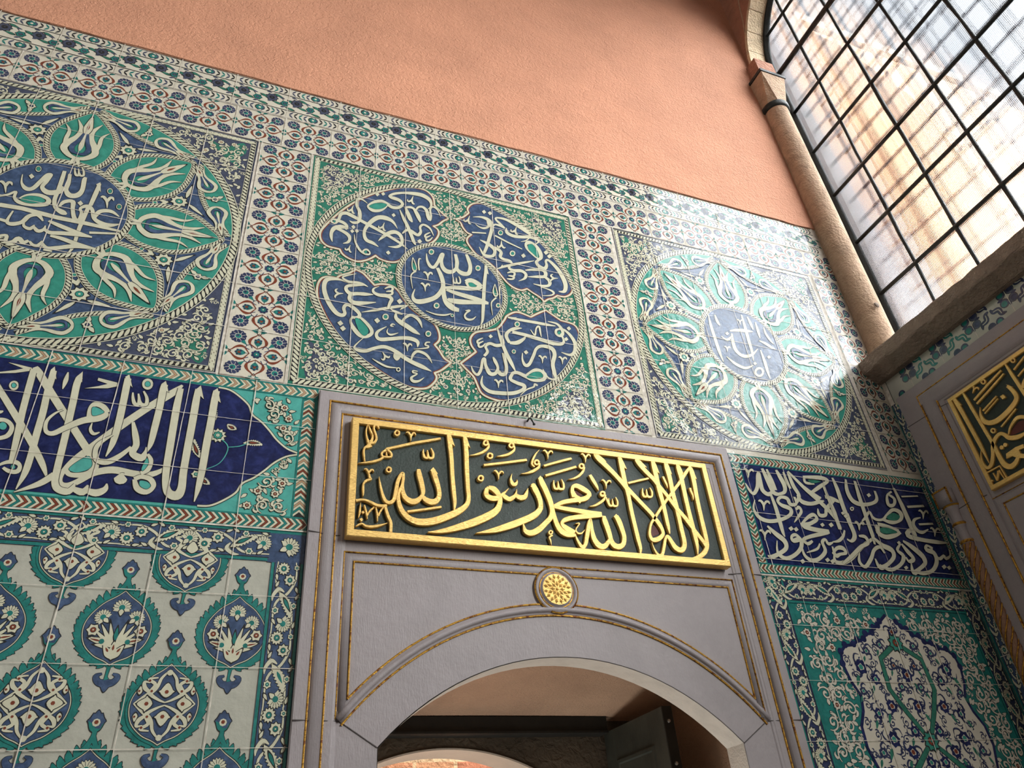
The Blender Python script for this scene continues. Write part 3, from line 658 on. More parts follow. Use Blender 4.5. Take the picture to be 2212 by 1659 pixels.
'cartC': '''O 409,4112 409,4112 381,4082 342,4056 326,4035 326,4035 286,4033 257,4012 244,3962 250,3896 271,3841 303,3776 354,3697 399,3648 451,3600 526,3552 605,3507 656,3488 704,3486 748,3498 781,3535 790,3563 781,3584 781,3584 815,3607 860,3657 860,3657 829,3675 805,3716 784,3743 784,3743 806,3774 807,3816 790,3861 760,3887 720,3904 675,3938 638,3987 610,4033 576,4054 533,4052 500,4036 500,4036 474,4066 443,4098
s 384,4017,3.4 343,4029,11.2 303,4026,21.2 278,4008,20.7 272,3969,19.7 281,3923,21.0 304,3870,22.3 334,3829,22.3 359,3820,20.6 372,3834,15.5 366,3861,15.7 373,3882,16.0 391,3886,19.2 424,3862,19.8 438,3839,16.0 426,3820,17.1 406,3821,14.7
s 410,3824,13.4 399,3799,9.5 413,3761,19.7 442,3726,21.9 469,3723,19.4 493,3742,15.9 493,3768,17.5 471,3799,16.5 442,3825,12.6 420,3824,9.4
G 418,3813 442,3813 476,3775 480,3745 462,3725 437,3750
s 463,3717,2.0 436,3680,5.6 422,3652,9.3 438,3641,17.9 472,3643,18.8 511,3666,16.6 550,3682,19.8 586,3676,20.5 619,3658,22.2 647,3639,22.3 684,3621,22.5 728,3605,22.5 767,3589,3.1
q 599,3659 623,3669 627,3640 611,3617 595,3633
s 675,3632,6.3 684,3666,12.0 704,3688,14.6 737,3682,15.8 758,3661,11.7 771,3634,2.3
l 446,3858,3.0 504,3883,13.9 557,3908,16.0 611,3932,16.3 666,3953,3.1
p 668,3957 645,3931 620,3911 628,3929
s 704,3712,3.3 704,3742,19.6 675,3754,23.4 634,3750,20.1 581,3733,19.7 533,3721,20.6 517,3738,15.0 524,3765,12.4 561,3800,3.5
s 600,3818,4.3 588,3821,7.8 580,3808,7.3 593,3808,5.3
s 568,3791,2.0 564,3768,6.2 581,3757,11.2 615,3775,2.8
s 603,3888,8.4 604,3861,18.8 625,3840,26.6 658,3821,26.9 688,3801,24.8 716,3787,4.3
s 633,3847,9.0 646,3871,12.9 671,3893,15.8 700,3884,18.7 717,3861,14.5 726,3829,2.7
s 577,3908,3.3 603,3896,16.7 634,3890,8.9
s 354,4054,5.6 353,4041,10.3 380,4027,14.7 421,4032,13.5 446,4028,13.6 469,4018,3.4
s 412,4085,3.1 382,4070,8.2 354,4052,9.0
s 448,4025,11.8 401,4010,17.7 373,3995,15.7 372,3973,18.1 392,3956,22.1 424,3964,19.2 460,3970,19.5 495,3976,4.3
s 392,3955,15.9 389,3923,19.3 410,3906,23.9 450,3913,20.9 509,3932,4.2
s 521,4034,2.8 496,4013,8.4 497,3991,15.3 522,3980,20.3 560,3984,22.8 581,3970,18.3 573,3941,14.6 566,3909,12.1
p 605,3965 621,3983 634,3965 618,3947
p 342,3773 356,3789 369,3773 355,3757
p 355,3746 369,3762 382,3746 368,3730
p 504,3825 518,3842 531,3825 517,3808
s 551,3988,5.2 567,3992,9.9 582,4001,10.4 583,4016,11.9 569,4015,10.4 554,4009,5.0
s 569,4015,7.8 583,4024,10.0 583,4043,12.2 566,4041,10.7 547,4025,5.3
r 567,3858,6.4 564,3847,6.7 556,3841,8.2 547,3843,8.1 544,3853,6.6 547,3864,6.7 555,3870,8.3 563,3868,8.2 567,3858,7.2
G 563,3857 561,3849 555,3845 550,3847 547,3854 549,3862 555,3866 561,3864
r 766,3802,6.1 763,3792,6.3 755,3786,7.7 747,3788,7.8 744,3797,6.3 747,3808,6.3 755,3814,7.8 763,3811,7.9 766,3802,7.0
G 763,3801 760,3794 755,3790 750,3792 747,3798 750,3805 755,3809 761,3808
s 763,3752,7.0 746,3747,7.9 740,3731,8.5 754,3729,8.3 746,3715,8.5 686,3696,2.4
s 326,3912,3.1 324,3923,8.2 334,3938,10.1 343,3944,9.7 359,3948,3.0
s 333,3970,3.5 325,3963,7.6 326,3952,10.6 338,3943,10.9
s 637,3716,3.4 645,3720,10.4 655,3708,10.0 657,3697,7.5 657,3678,2.2
s 678,3711,3.3 674,3721,9.4 666,3720,9.2 658,3704,7.9
s 579,3636,2.9 573,3627,9.5 560,3631,10.8 554,3638,8.2 546,3652,2.4
s 541,3614,3.5 548,3609,8.8 555,3615,8.3 556,3632,7.7
s 502,3606,2.9 529,3591,9.8 568,3575,10.8 612,3577,3.9
r 626,3571,4.6 623,3564,4.8 618,3560,5.7 612,3562,5.7 610,3568,4.7 612,3575,4.8 618,3579,5.7 623,3577,5.7 626,3571,5.2
s 704,3576,4.9 684,3575,8.0 684,3565,7.9 702,3562,6.2 676,3537,10.8 684,3519,16.8 708,3524,10.5 733,3547,2.5''',
'cartD': '''O 907,3662 907,3662 947,3704 985,3744 985,3744 963,3780 962,3820 991,3861 1061,3888 1105,3914 1141,3970 1161,4005 1215,4040 1287,4025 1287,4025 1327,4057 1376,4091 1376,4091 1411,4068 1453,4041 1453,4041 1528,4027 1550,3964 1535,3882 1496,3789 1424,3685 1350,3600 1260,3536 1183,3504 1102,3487 1043,3492 999,3514 979,3564 979,3564 965,3599 934,3632
l 1162,3994,11.0 1218,3992,16.4 1306,3994,18.3 1365,3994,18.4 1419,3996,5.5
p 1159,3997 1212,4005 1183,3984
s 1158,3833,17.7 1144,3872,18.5 1161,3907,15.1 1198,3931,18.7 1231,3940,4.2
s 1158,3833,16.3 1198,3842,22.4 1236,3875,13.7 1246,3892,4.0
l 1178,3905,17.9 1239,3901,21.8 1324,3890,23.9 1396,3877,24.1
s 1389,3878,22.4 1438,3884,16.7 1454,3913,12.5 1436,3962,12.4
s 1379,4017,4.8 1427,4013,14.0 1450,3987,18.2 1454,3952,15.5 1434,3935,15.9 1416,3948,15.3 1424,3974,11.8 1461,3982,13.8 1495,3952,19.2 1515,3904,21.1 1504,3850,16.4 1478,3824,16.3 1431,3831,4.6
G 1443,3957 1439,3949 1432,3944 1426,3946 1424,3953 1428,3961 1435,3966 1441,3964
s 1100,3916,6.1 1114,3845,16.8 1133,3774,20.2 1156,3714,20.4 1174,3668,6.3
s 1023,3726,12.7 1041,3755,14.5 1033,3786,14.2 1056,3807,17.3 1090,3802,19.3 1125,3822,14.4 1117,3870,13.5
s 1220,3784,4.2 1217,3742,10.4 1229,3712,19.5 1251,3725,15.6 1277,3779,15.8 1296,3824,14.6 1327,3848,17.9 1378,3846,26.6 1392,3810,20.9 1375,3749,19.9 1377,3700,20.9 1379,3659,13.1 1342,3660,8.9 1318,3707,4.2
s 956,3655,4.3 966,3623,12.3 985,3611,13.7 1003,3645,13.8 1013,3698,12.7 1025,3711,12.6 1027,3673,16.0 1045,3630,23.1 1072,3635,17.0 1087,3669,13.5 1076,3706,18.2 1067,3729,7.7
s 1083,3660,14.5 1099,3636,23.5 1123,3645,17.7 1130,3685,18.0 1124,3740,17.6 1117,3763,6.1
s 1162,3656,14.0 1145,3617,17.9 1177,3600,20.2 1211,3591,21.2 1202,3566,16.9 1152,3538,20.0 1085,3527,21.1 1033,3529,20.8 1002,3561,14.3 1008,3609,3.9
s 1154,3649,14.6 1182,3660,19.6 1223,3647,22.3 1263,3633,21.3 1313,3644,17.6 1325,3679,21.7 1286,3695,20.8 1245,3668,14.9 1221,3646,9.2
G 1231,3647 1267,3678 1303,3685 1314,3661 1277,3642 1242,3638
s 1280,3603,12.1 1267,3610,9.8 1259,3592,9.1 1222,3570,6.5 1187,3531,3.2
s 1023,3833,4.3 1008,3823,8.3 994,3809,9.6 996,3796,12.2 1009,3803,8.6 1024,3814,4.2
s 1009,3803,6.7 998,3790,9.7 1002,3775,12.1 1019,3783,8.8 1034,3804,4.6
p 1051,3851 1064,3865 1074,3852 1060,3838
p 1227,3792 1242,3806 1252,3792 1237,3777
p 1456,3922 1472,3936 1481,3922 1465,3907
p 1480,3996 1496,4011 1506,3996 1490,3981
r 1184,3785,5.2 1181,3777,5.3 1175,3773,6.4 1169,3775,7.0 1167,3781,5.6 1170,3789,5.3 1176,3793,6.5 1182,3791,7.0 1184,3785,6.3
G 1181,3784 1179,3779 1175,3776 1171,3777 1170,3782 1172,3787 1176,3790 1180,3789
s 1277,3940,4.5 1297,3910,9.3 1309,3955,8.1 1326,3972,11.4 1329,3934,9.4 1331,3906,3.9
s 1302,3779,3.3 1312,3784,11.1 1320,3772,11.1 1322,3761,8.0 1319,3741,2.3
s 1345,3775,3.6 1342,3785,10.2 1333,3783,9.0 1323,3768,7.9
s 1410,3794,3.3 1420,3799,11.3 1428,3787,11.4 1429,3775,8.2 1427,3756,2.4
s 1454,3790,3.7 1451,3800,10.4 1442,3799,9.1 1431,3783,8.0
s 1063,3593,3.4 1072,3597,10.9 1081,3585,10.9 1083,3574,8.1 1081,3554,2.4
s 1106,3588,3.6 1103,3598,10.0 1094,3596,9.4 1084,3581,8.2
r 1220,3962,6.1 1215,3951,6.1 1207,3945,7.6 1199,3947,8.3 1196,3956,6.4 1200,3967,6.1 1209,3973,7.7 1217,3971,8.4 1220,3962,7.3
G 1216,3961 1213,3953 1207,3949 1201,3951 1200,3957 1203,3964 1209,3969 1214,3967''',
'discC': '''s 751,4313,4.0 755,4265,12.7 771,4230,20.5 790,4231,17.7 810,4271,16.2 828,4327,14.0 839,4332,13.3 828,4285,16.8 833,4243,22.8 855,4219,30.9 888,4228,21.1 907,4265,10.2
s 903,4351,17.1 910,4299,20.6 908,4251,19.7 934,4227,31.2 968,4236,22.7 980,4283,20.2 972,4334,20.9 962,4367,15.6
s 806,4229,17.8 822,4187,22.9 833,4133,22.3 826,4089,20.7 793,4032,23.4 737,3994,27.6 697,3984,28.0 681,4012,12.5 692,4059,3.6
s 836,4117,19.2 835,4059,22.6 849,4006,27.4 880,3983,33.8 909,3978,21.9
s 883,3986,24.2 856,4015,23.6 850,4030,13.1
s 842,4106,14.5 904,4122,26.1 970,4134,27.7 1017,4150,25.9 1032,4165,12.3
s 949,4175,17.1 979,4189,31.4 1012,4179,31.2 1032,4163,23.4
s 953,4172,15.8 964,4150,16.8 978,4140,16.1
G 965,4168 985,4175 1007,4157 974,4147
s 848,4095,15.6 903,4084,26.0 980,4074,29.6 1032,4066,26.3 1064,4060,12.4
s 1063,4057,11.5 979,4045,24.4 914,4033,32.5 869,4031,28.7 855,4039,15.3
s 1066,4311,16.1 1060,4261,16.0 1048,4171,18.4 1040,4085,18.3 1032,4001,16.7 1026,3943,12.5 1016,3911,3.7
p 1056,4313 1070,4322 1077,4257 1066,4262
r 788,4334,6.9 784,4322,7.1 776,4315,9.3 769,4317,9.5 766,4327,7.2 769,4339,7.1 777,4346,9.4 785,4343,9.6 788,4334,8.2
G 785,4333 782,4324 777,4320 771,4321 769,4328 771,4336 777,4341 782,4340
r 1032,4288,7.1 1028,4277,7.2 1020,4271,9.3 1012,4273,9.8 1010,4282,7.4 1013,4294,7.2 1021,4300,9.4 1029,4298,9.9 1032,4288,8.5
G 1028,4288 1026,4280 1020,4276 1015,4277 1013,4283 1016,4291 1021,4295 1026,4294
r 809,3982,6.6 805,3971,6.8 797,3965,8.5 789,3967,8.6 786,3977,6.8 790,3988,6.8 798,3994,8.5 805,3992,8.7 809,3982,7.7
G 805,3981 802,3974 797,3970 792,3971 790,3978 792,3985 797,3989 803,3987
r 1124,4060,6.3 1121,4051,6.4 1114,4046,8.0 1107,4047,8.6 1105,4055,6.6 1108,4064,6.4 1115,4069,8.1 1122,4067,8.7 1124,4060,7.6
G 1121,4059 1119,4053 1114,4050 1110,4051 1109,4056 1111,4062 1115,4065 1119,4064
s 734,4177,3.9 743,4182,12.6 753,4169,11.6 756,4156,8.4 756,4133,2.5
s 779,4174,3.8 775,4186,11.3 766,4183,10.3 757,4164,8.8
s 720,4099,3.8 729,4104,12.3 739,4090,11.4 742,4078,8.3 742,4055,2.4
s 765,4095,3.7 761,4107,11.0 752,4104,10.2 743,4086,8.7
s 886,4189,3.9 886,4169,8.1 889,4151,12.5 900,4152,9.0 902,4169,7.8 901,4188,4.0
s 902,4169,7.2 906,4153,13.2 920,4157,8.9 922,4179,9.0 915,4200,5.3
s 681,4265,3.1 678,4218,6.5 688,4178,13.3 700,4198,6.2 691,4238,5.6 681,4265,3.6
G 684,4232 699,4194 688,4182 681,4206
s 724,4265,5.2 713,4263,7.4 710,4226,7.6 713,4186,6.5
s 697,4176,10.7 681,4159,7.4 672,4132,6.2 680,4058,2.5
s 1106,4198,3.2 1094,4149,6.8 1102,4117,12.4 1115,4129,6.5 1111,4170,5.8 1106,4198,3.7
G 1103,4164 1111,4128 1102,4124 1098,4141
s 1149,4193,5.2 1134,4191,6.4 1128,4149,6.7 1127,4104,5.5
s 1108,4106,9.2 1090,4085,7.6 1078,4057,6.6 1080,3985,2.7
s 744,3934,4.1 791,3924,9.6 835,3929,10.5 868,3946,4.3
r 880,3937,4.2 878,3931,4.3 873,3928,5.4 869,3929,5.5 867,3934,4.4 869,3940,4.3 874,3944,5.4 878,3942,5.6 880,3937,4.9
G 878,3937 877,3933 874,3930 870,3931 869,3935 871,3939 874,3941 877,3940
s 941,3981,4.5 963,3989,10.1 945,3968,8.6 936,3946,9.2 948,3929,15.1 974,3935,9.7 993,3957,2.5''',
'discL': '''s -992,4275,3.1 -982,4225,8.5 -957,4197,22.0 -936,4209,18.2 -921,4256,17.5 -905,4302,20.8 -894,4306,12.8 -901,4263,16.2 -907,4224,15.8 -880,4201,28.7 -846,4217,26.1 -833,4252,16.8
s -853,4348,14.2 -850,4290,16.3 -848,4226,16.1 -847,4163,15.6 -832,4123,17.8 -803,4104,26.3 -787,4098,9.3
s -830,4336,13.0 -823,4281,16.1 -821,4236,16.2 -801,4210,27.3 -776,4219,25.4 -765,4255,17.9 -771,4319,17.6 -769,4337,10.4
s -711,4317,12.5 -712,4259,18.0 -716,4175,15.5
p -723,4308 -710,4326 -696,4265 -708,4284
s -721,4160,15.4 -724,4088,16.3 -726,4026,14.9 -724,3925,11.8 -738,3877,3.4
s -823,4131,7.3 -812,4165,17.9 -783,4177,19.6 -773,4134,14.9 -756,4086,17.1 -737,4073,17.6 -737,4119,12.7 -747,4147,11.8 -726,4167,20.8 -704,4152,15.6 -687,4106,16.2 -652,4084,23.9 -620,4085,20.3 -589,4101,5.0
s -599,4144,4.6 -636,4165,18.8 -673,4153,20.1 -685,4120,15.4 -686,4100,9.9
l -1021,4078,22.7 -945,4082,22.7 -811,4069,22.9 -703,4068,21.6 -580,4061,11.7
s -1046,4115,7.6 -1034,4126,9.5 -1008,4144,10.8 -988,4168,10.5 -984,4134,11.7 -958,4112,20.4 -907,4116,23.5 -869,4133,20.4 -870,4162,17.5 -906,4174,20.3 -945,4161,13.0 -965,4135,8.6
G -963,4131 -939,4159 -898,4164 -876,4144 -918,4119 -949,4119
s -969,4059,6.4 -974,4000,11.7 -956,3987,20.7 -925,4007,18.1 -910,4047,18.2 -883,4063,18.7 -857,4035,6.1
s -1014,3999,9.5 -999,4000,13.9 -973,3996,15.3
s -917,4013,4.0 -913,3989,11.3 -890,3980,17.3 -880,4005,4.9
s -883,3999,7.2 -861,3976,18.2 -844,3990,12.7 -843,4013,4.2
s -846,3998,9.3 -821,3980,18.8 -776,3989,21.1 -725,3997,21.2 -671,3998,8.2
s -839,4042,10.5 -801,4029,19.8 -744,4012,20.2 -682,3999,11.0
s -988,3904,13.7 -956,3922,13.6 -949,3886,13.9 -926,3895,18.7 -913,3919,18.8 -893,3901,18.2 -878,3917,11.2
s -874,3914,8.0 -859,3898,13.7 -842,3899,15.3 -833,3928,5.8
s -835,3922,8.1 -810,3895,17.7 -772,3907,20.3 -716,3932,20.8 -641,3936,6.4
s -814,3963,11.0 -775,3960,18.5 -713,3945,20.1 -645,3937,9.4
l -819,3883,9.1 -788,3882,7.6
l -686,4020,13.2 -582,4045,10.1
p -969,4274 -962,4290 -948,4275 -956,4258
p -765,4175 -756,4192 -743,4176 -751,4160
r -938,4329,4.3 -938,4319,4.9 -943,4312,7.1 -950,4314,5.4 -954,4323,4.2 -954,4334,4.9 -950,4340,7.2 -943,4338,5.4 -938,4329,4.6
G -939,4329 -939,4319 -943,4314 -949,4316 -953,4324 -953,4333 -949,4338 -944,4337
r -655,4286,4.6 -655,4275,5.1 -661,4269,7.1 -667,4271,5.7 -672,4280,4.5 -672,4291,5.1 -666,4297,7.2 -660,4295,5.7 -655,4286,4.9
G -657,4285 -657,4276 -661,4271 -667,4273 -670,4280 -670,4289 -666,4294 -660,4293
r -603,4203,4.5 -603,4193,5.0 -608,4187,7.0 -615,4189,5.6 -620,4198,4.4 -619,4208,5.0 -614,4215,7.0 -607,4212,5.6 -603,4203,4.8
G -604,4203 -605,4194 -609,4189 -615,4191 -618,4198 -618,4207 -614,4212 -608,4210
s -821,4380,3.6 -816,4358,7.4 -807,4337,11.2 -798,4338,9.8 -801,4358,7.3 -807,4380,3.7
s -801,4358,6.4 -792,4340,12.6 -780,4344,9.6 -785,4370,8.1 -798,4394,4.7
s -1056,4202,5.1 -1048,4208,13.2 -1033,4192,10.7 -1027,4176,8.1 -1019,4149,2.4
s -1009,4198,3.5 -1017,4212,11.2 -1026,4209,12.5 -1029,4187,9.8
s -689,4234,5.3 -680,4241,14.3 -665,4223,11.9 -659,4207,8.9 -653,4178,2.6
s -638,4230,3.9 -646,4245,12.3 -655,4241,13.1 -660,4218,10.5''',
'inscR': '''s 2335,3216,6.0 2347,3181,16.4 2367,3163,16.8 2401,3202,19.7 2422,3265,17.4 2436,3283,17.1 2432,3246,20.0 2427,3190,26.4 2455,3169,23.0 2490,3190,10.9
s 2465,3313,16.4 2474,3267,26.3 2482,3212,26.5 2494,3181,27.4 2520,3176,16.3
s 2492,3312,12.3 2501,3254,24.2 2508,3197,19.9
s 2551,3315,15.0 2562,3278,27.5 2573,3230,26.9 2559,3192,18.0 2517,3176,14.2
s 2469,3180,13.6 2476,3101,22.7 2475,3024,23.9 2474,2972,18.5 2478,2949,5.7
s 2363,3129,4.6 2341,3079,12.6 2361,3036,23.2 2415,3023,20.0 2489,3039,17.8 2552,3070,17.4 2563,3102,25.4 2516,3117,21.9 2501,3139,17.2 2527,3161,16.0 2565,3157,22.9 2572,3128,21.9 2610,3134,14.0 2613,3172,15.2
s 2622,3312,14.4 2629,3237,25.1 2645,3182,21.9 2611,3137,13.0
s 2593,3308,12.2 2597,3249,20.5 2605,3216,14.7
s 2637,3185,15.2 2651,3151,27.0 2703,3144,20.8 2764,3161,17.7 2797,3170,5.9
s 2712,3294,15.2 2781,3300,22.3 2838,3303,24.5 2868,3291,16.9 2798,3248,19.6 2735,3210,15.2
s 2696,3235,20.0 2727,3207,28.2 2765,3187,24.0 2785,3187,6.9
s 2717,3292,13.9 2716,3263,17.1 2771,3263,10.5
G 2737,3282 2793,3285 2819,3279 2757,3264
s 2623,3316,13.6 2698,3228,24.7 2765,3163,26.8 2827,3089,26.9 2844,3026,15.1
s 2598,3102,9.4 2621,3116,18.9 2626,3093,15.6 2591,3058,12.2 2561,3030,4.0
s 2812,3194,18.5 2857,3187,25.1 2900,3173,16.1
s 2865,3183,16.7 2796,3126,19.7 2773,3090,17.5 2735,3086,21.5 2738,3121,5.8
s 2598,3022,9.2 2655,3065,16.0 2698,3084,20.1 2709,3062,19.0 2661,3034,18.9 2610,3018,26.2 2668,3004,25.2 2762,3000,21.3
s 2752,2993,14.3 2694,2980,19.7 2625,2961,17.5 2584,2943,16.3 2602,2924,17.1 2637,2941,11.7
s 2392,2996,11.8 2428,2960,27.3 2467,2927,29.7 2463,2890,20.3 2410,2858,18.9 2363,2840,18.8 2345,2846,6.6
s 2424,2925,4.0 2409,2879,11.9 2416,2851,20.6 2453,2840,19.2 2513,2866,17.7 2557,2905,19.9 2566,2943,25.3 2519,2932,20.2 2519,2954,13.6 2548,2964,17.9 2574,2935,18.2
s 2560,2906,7.5 2562,2862,18.0 2596,2840,21.8 2645,2854,17.7 2695,2894,19.5 2695,2939,18.0 2720,2956,13.4 2729,2934,17.7 2761,2944,6.8
s 2579,2878,4.0 2625,2892,10.5 2656,2906,11.6 2677,2931,8.5
s 2735,2883,10.5 2774,2915,16.9 2811,2918,24.7 2820,2895,16.5 2780,2885,14.9 2750,2876,20.8 2749,2922,9.7
s 2744,2885,5.4 2737,2846,20.5 2780,2842,20.5 2844,2869,20.5 2924,2927,21.0 2986,2963,18.5 3029,2986,13.3
l 2826,3253,15.0 2837,3114,26.9 2836,3018,22.0
s 2906,3313,13.3 2912,3253,25.6 2909,3153,27.1 2913,3074,27.2 2917,2996,25.6 2884,2961,15.9 2858,2969,9.4
l 2921,3114,16.5 2920,3041,16.3
s 2759,2946,5.7 2800,2955,14.6 2838,2981,15.1 2863,3016,8.9
p 2514,2996 2536,3008 2545,2994 2523,2982
p 2544,2995 2565,3007 2574,2993 2553,2981
p 2523,2833 2544,2844 2553,2830 2532,2819
p 2676,2851 2697,2862 2706,2849 2684,2837
p 2704,2846 2726,2857 2735,2843 2713,2832
p 2772,3039 2795,3052 2804,3037 2781,3024
p 2718,3034 2738,3045 2746,3032 2726,3021
p 2889,3097 2911,3109 2919,3095 2897,3084
p 2879,3112 2897,3122 2904,3110 2886,3100
r 2973,3144,5.9 2968,3137,5.5 2959,3134,6.4 2954,3136,9.3 2953,3142,7.0 2959,3148,5.5 2967,3151,6.5 2973,3149,9.3 2973,3144,8.6
s 2380,3123,4.0 2395,3127,14.6 2405,3112,16.8 2404,3098,11.8 2397,3075,3.4
s 2443,3114,5.5 2441,3126,14.0 2427,3125,11.3 2408,3107,10.4
s 2335,2965,3.8 2350,2969,13.7 2359,2955,16.1 2359,2942,11.4 2351,2920,3.3
s 2396,2956,5.3 2394,2968,13.2 2381,2967,10.8 2362,2950,10.0
s 2346,3291,3.6 2359,3295,13.1 2368,3281,14.7 2368,3269,10.3 2361,3248,3.0
s 2401,3284,4.8 2400,3295,12.6 2388,3293,10.0 2371,3277,9.2
s 2947,3066,3.5 2961,3069,13.4 2969,3056,16.0 2968,3044,10.8 2959,3023,3.1
s 3005,3058,5.2 3004,3069,13.2 2991,3068,9.8 2972,3051,9.1
s 2994,3314,11.6 2975,3243,25.5 2990,3188,30.2 3051,3175,22.2 3127,3193,17.2 3162,3221,18.9 3168,3266,14.9
p 3099,3236 3122,3249 3130,3235 3107,3222
l 3053,3311,16.9 3043,3217,25.3 3038,3102,25.2 3035,3006,24.5 3027,2955,11.7
l 3314,3300,16.9 3323,3202,30.7 3328,3111,30.0 3330,3038,27.2 3330,2996,11.3
s 3288,3276,10.0 3243,3245,13.0 3228,3192,24.9 3265,3196,15.5 3287,3232,21.2 3260,3252,14.7
s 3146,3101,17.3 3199,3090,22.7 3270,3113,19.4 3289,3152,32.6 3245,3165,18.5 3189,3130,15.2 3146,3101,12.7 3103,3096,16.5 3080,3110,19.0 3073,3136,13.5 3028,3097,13.8 2999,3078,6.8
G 3178,3117 3236,3147 3275,3134 3247,3107 3195,3102
s 3095,3064,24.0 3081,3023,30.1 3119,3003,25.8 3184,3016,21.3 3235,3038,15.2
s 3098,3071,20.2 3157,3062,24.8 3228,3043,21.6
G 3107,3050 3163,3055 3212,3035 3137,3020 3101,3025
s 3423,3138,5.9 3375,3123,13.9 3351,3096,19.6 3355,3064,27.2 3388,3051,17.6 3443,3073,5.6
s 3266,3025,8.3 3313,3060,18.0 3275,3024,28.4 3366,3008,23.5 3465,3004,22.4 3535,3005,8.5
l 3357,3193,13.1 3484,3212,13.3
l 3389,3096,11.2 3495,3110,11.3
l 3345,3252,8.5 3471,3269,8.6
s 3227,2990,13.2 3273,2961,31.8 3320,2917,36.0 3319,2879,21.6 3263,2844,18.2 3213,2822,25.8 3224,2874,5.9
s 3207,2834,8.7 3270,2822,19.6 3349,2842,18.3 3405,2893,23.4 3411,2940,29.5 3367,2953,24.3 3383,2978,13.2 3415,2963,19.5
s 3417,2926,14.0 3435,2910,17.1 3476,2931,12.6 3477,2914,16.1 3518,2932,10.4 3531,2968,7.8
s 3209,2973,11.9 3230,2934,28.4 3251,2897,22.6 3213,2879,16.9 3203,2902,9.3
s 3035,2990,15.5 3077,2953,27.5 3125,2933,32.1 3120,2895,20.7 3058,2852,18.1 3003,2834,24.5 2994,2878,8.6
s 3009,2850,5.9 3047,2829,18.9 3095,2833,17.2 3159,2867,17.5 3189,2907,25.0 3164,2936,17.6 3203,2973,8.5
s 2778,2838,12.7 2852,2882,19.3 2928,2933,19.6 2984,2959,18.5 2981,2990,21.6 2941,2992,10.0
s 2906,2902,5.0 2885,2855,18.2 2911,2831,17.5 2967,2876,19.2 3008,2924,17.4 3054,2943,17.8 3071,2912,13.6
p 3425,2869 3451,2881 3459,2867 3433,2854
p 3460,2867 3484,2878 3491,2864 3467,2853
p 3162,2846 3184,2856 3191,2844 3169,2833
p 3181,2978 3200,2988 3207,2977 3187,2967
s 3425,3175,3.7 3442,3179,14.9 3450,3165,18.0 3447,3152,11.6 3435,3130,3.3
s 3489,3167,5.7 3489,3179,14.8 3475,3178,10.2 3452,3160,9.5
s 3457,3078,3.6 3473,3082,14.6 3481,3068,17.8 3478,3055,11.5 3466,3034,3.2
s 3520,3070,5.7 3520,3081,14.5 3506,3080,10.0 3483,3063,9.3
s 2946,3061,2.9 2958,3064,11.2 2965,3053,13.3 2963,3043,9.0 2956,3026,2.6
s 2995,3054,4.3 2994,3063,10.9 2983,3062,8.1 2967,3049,7.5''',
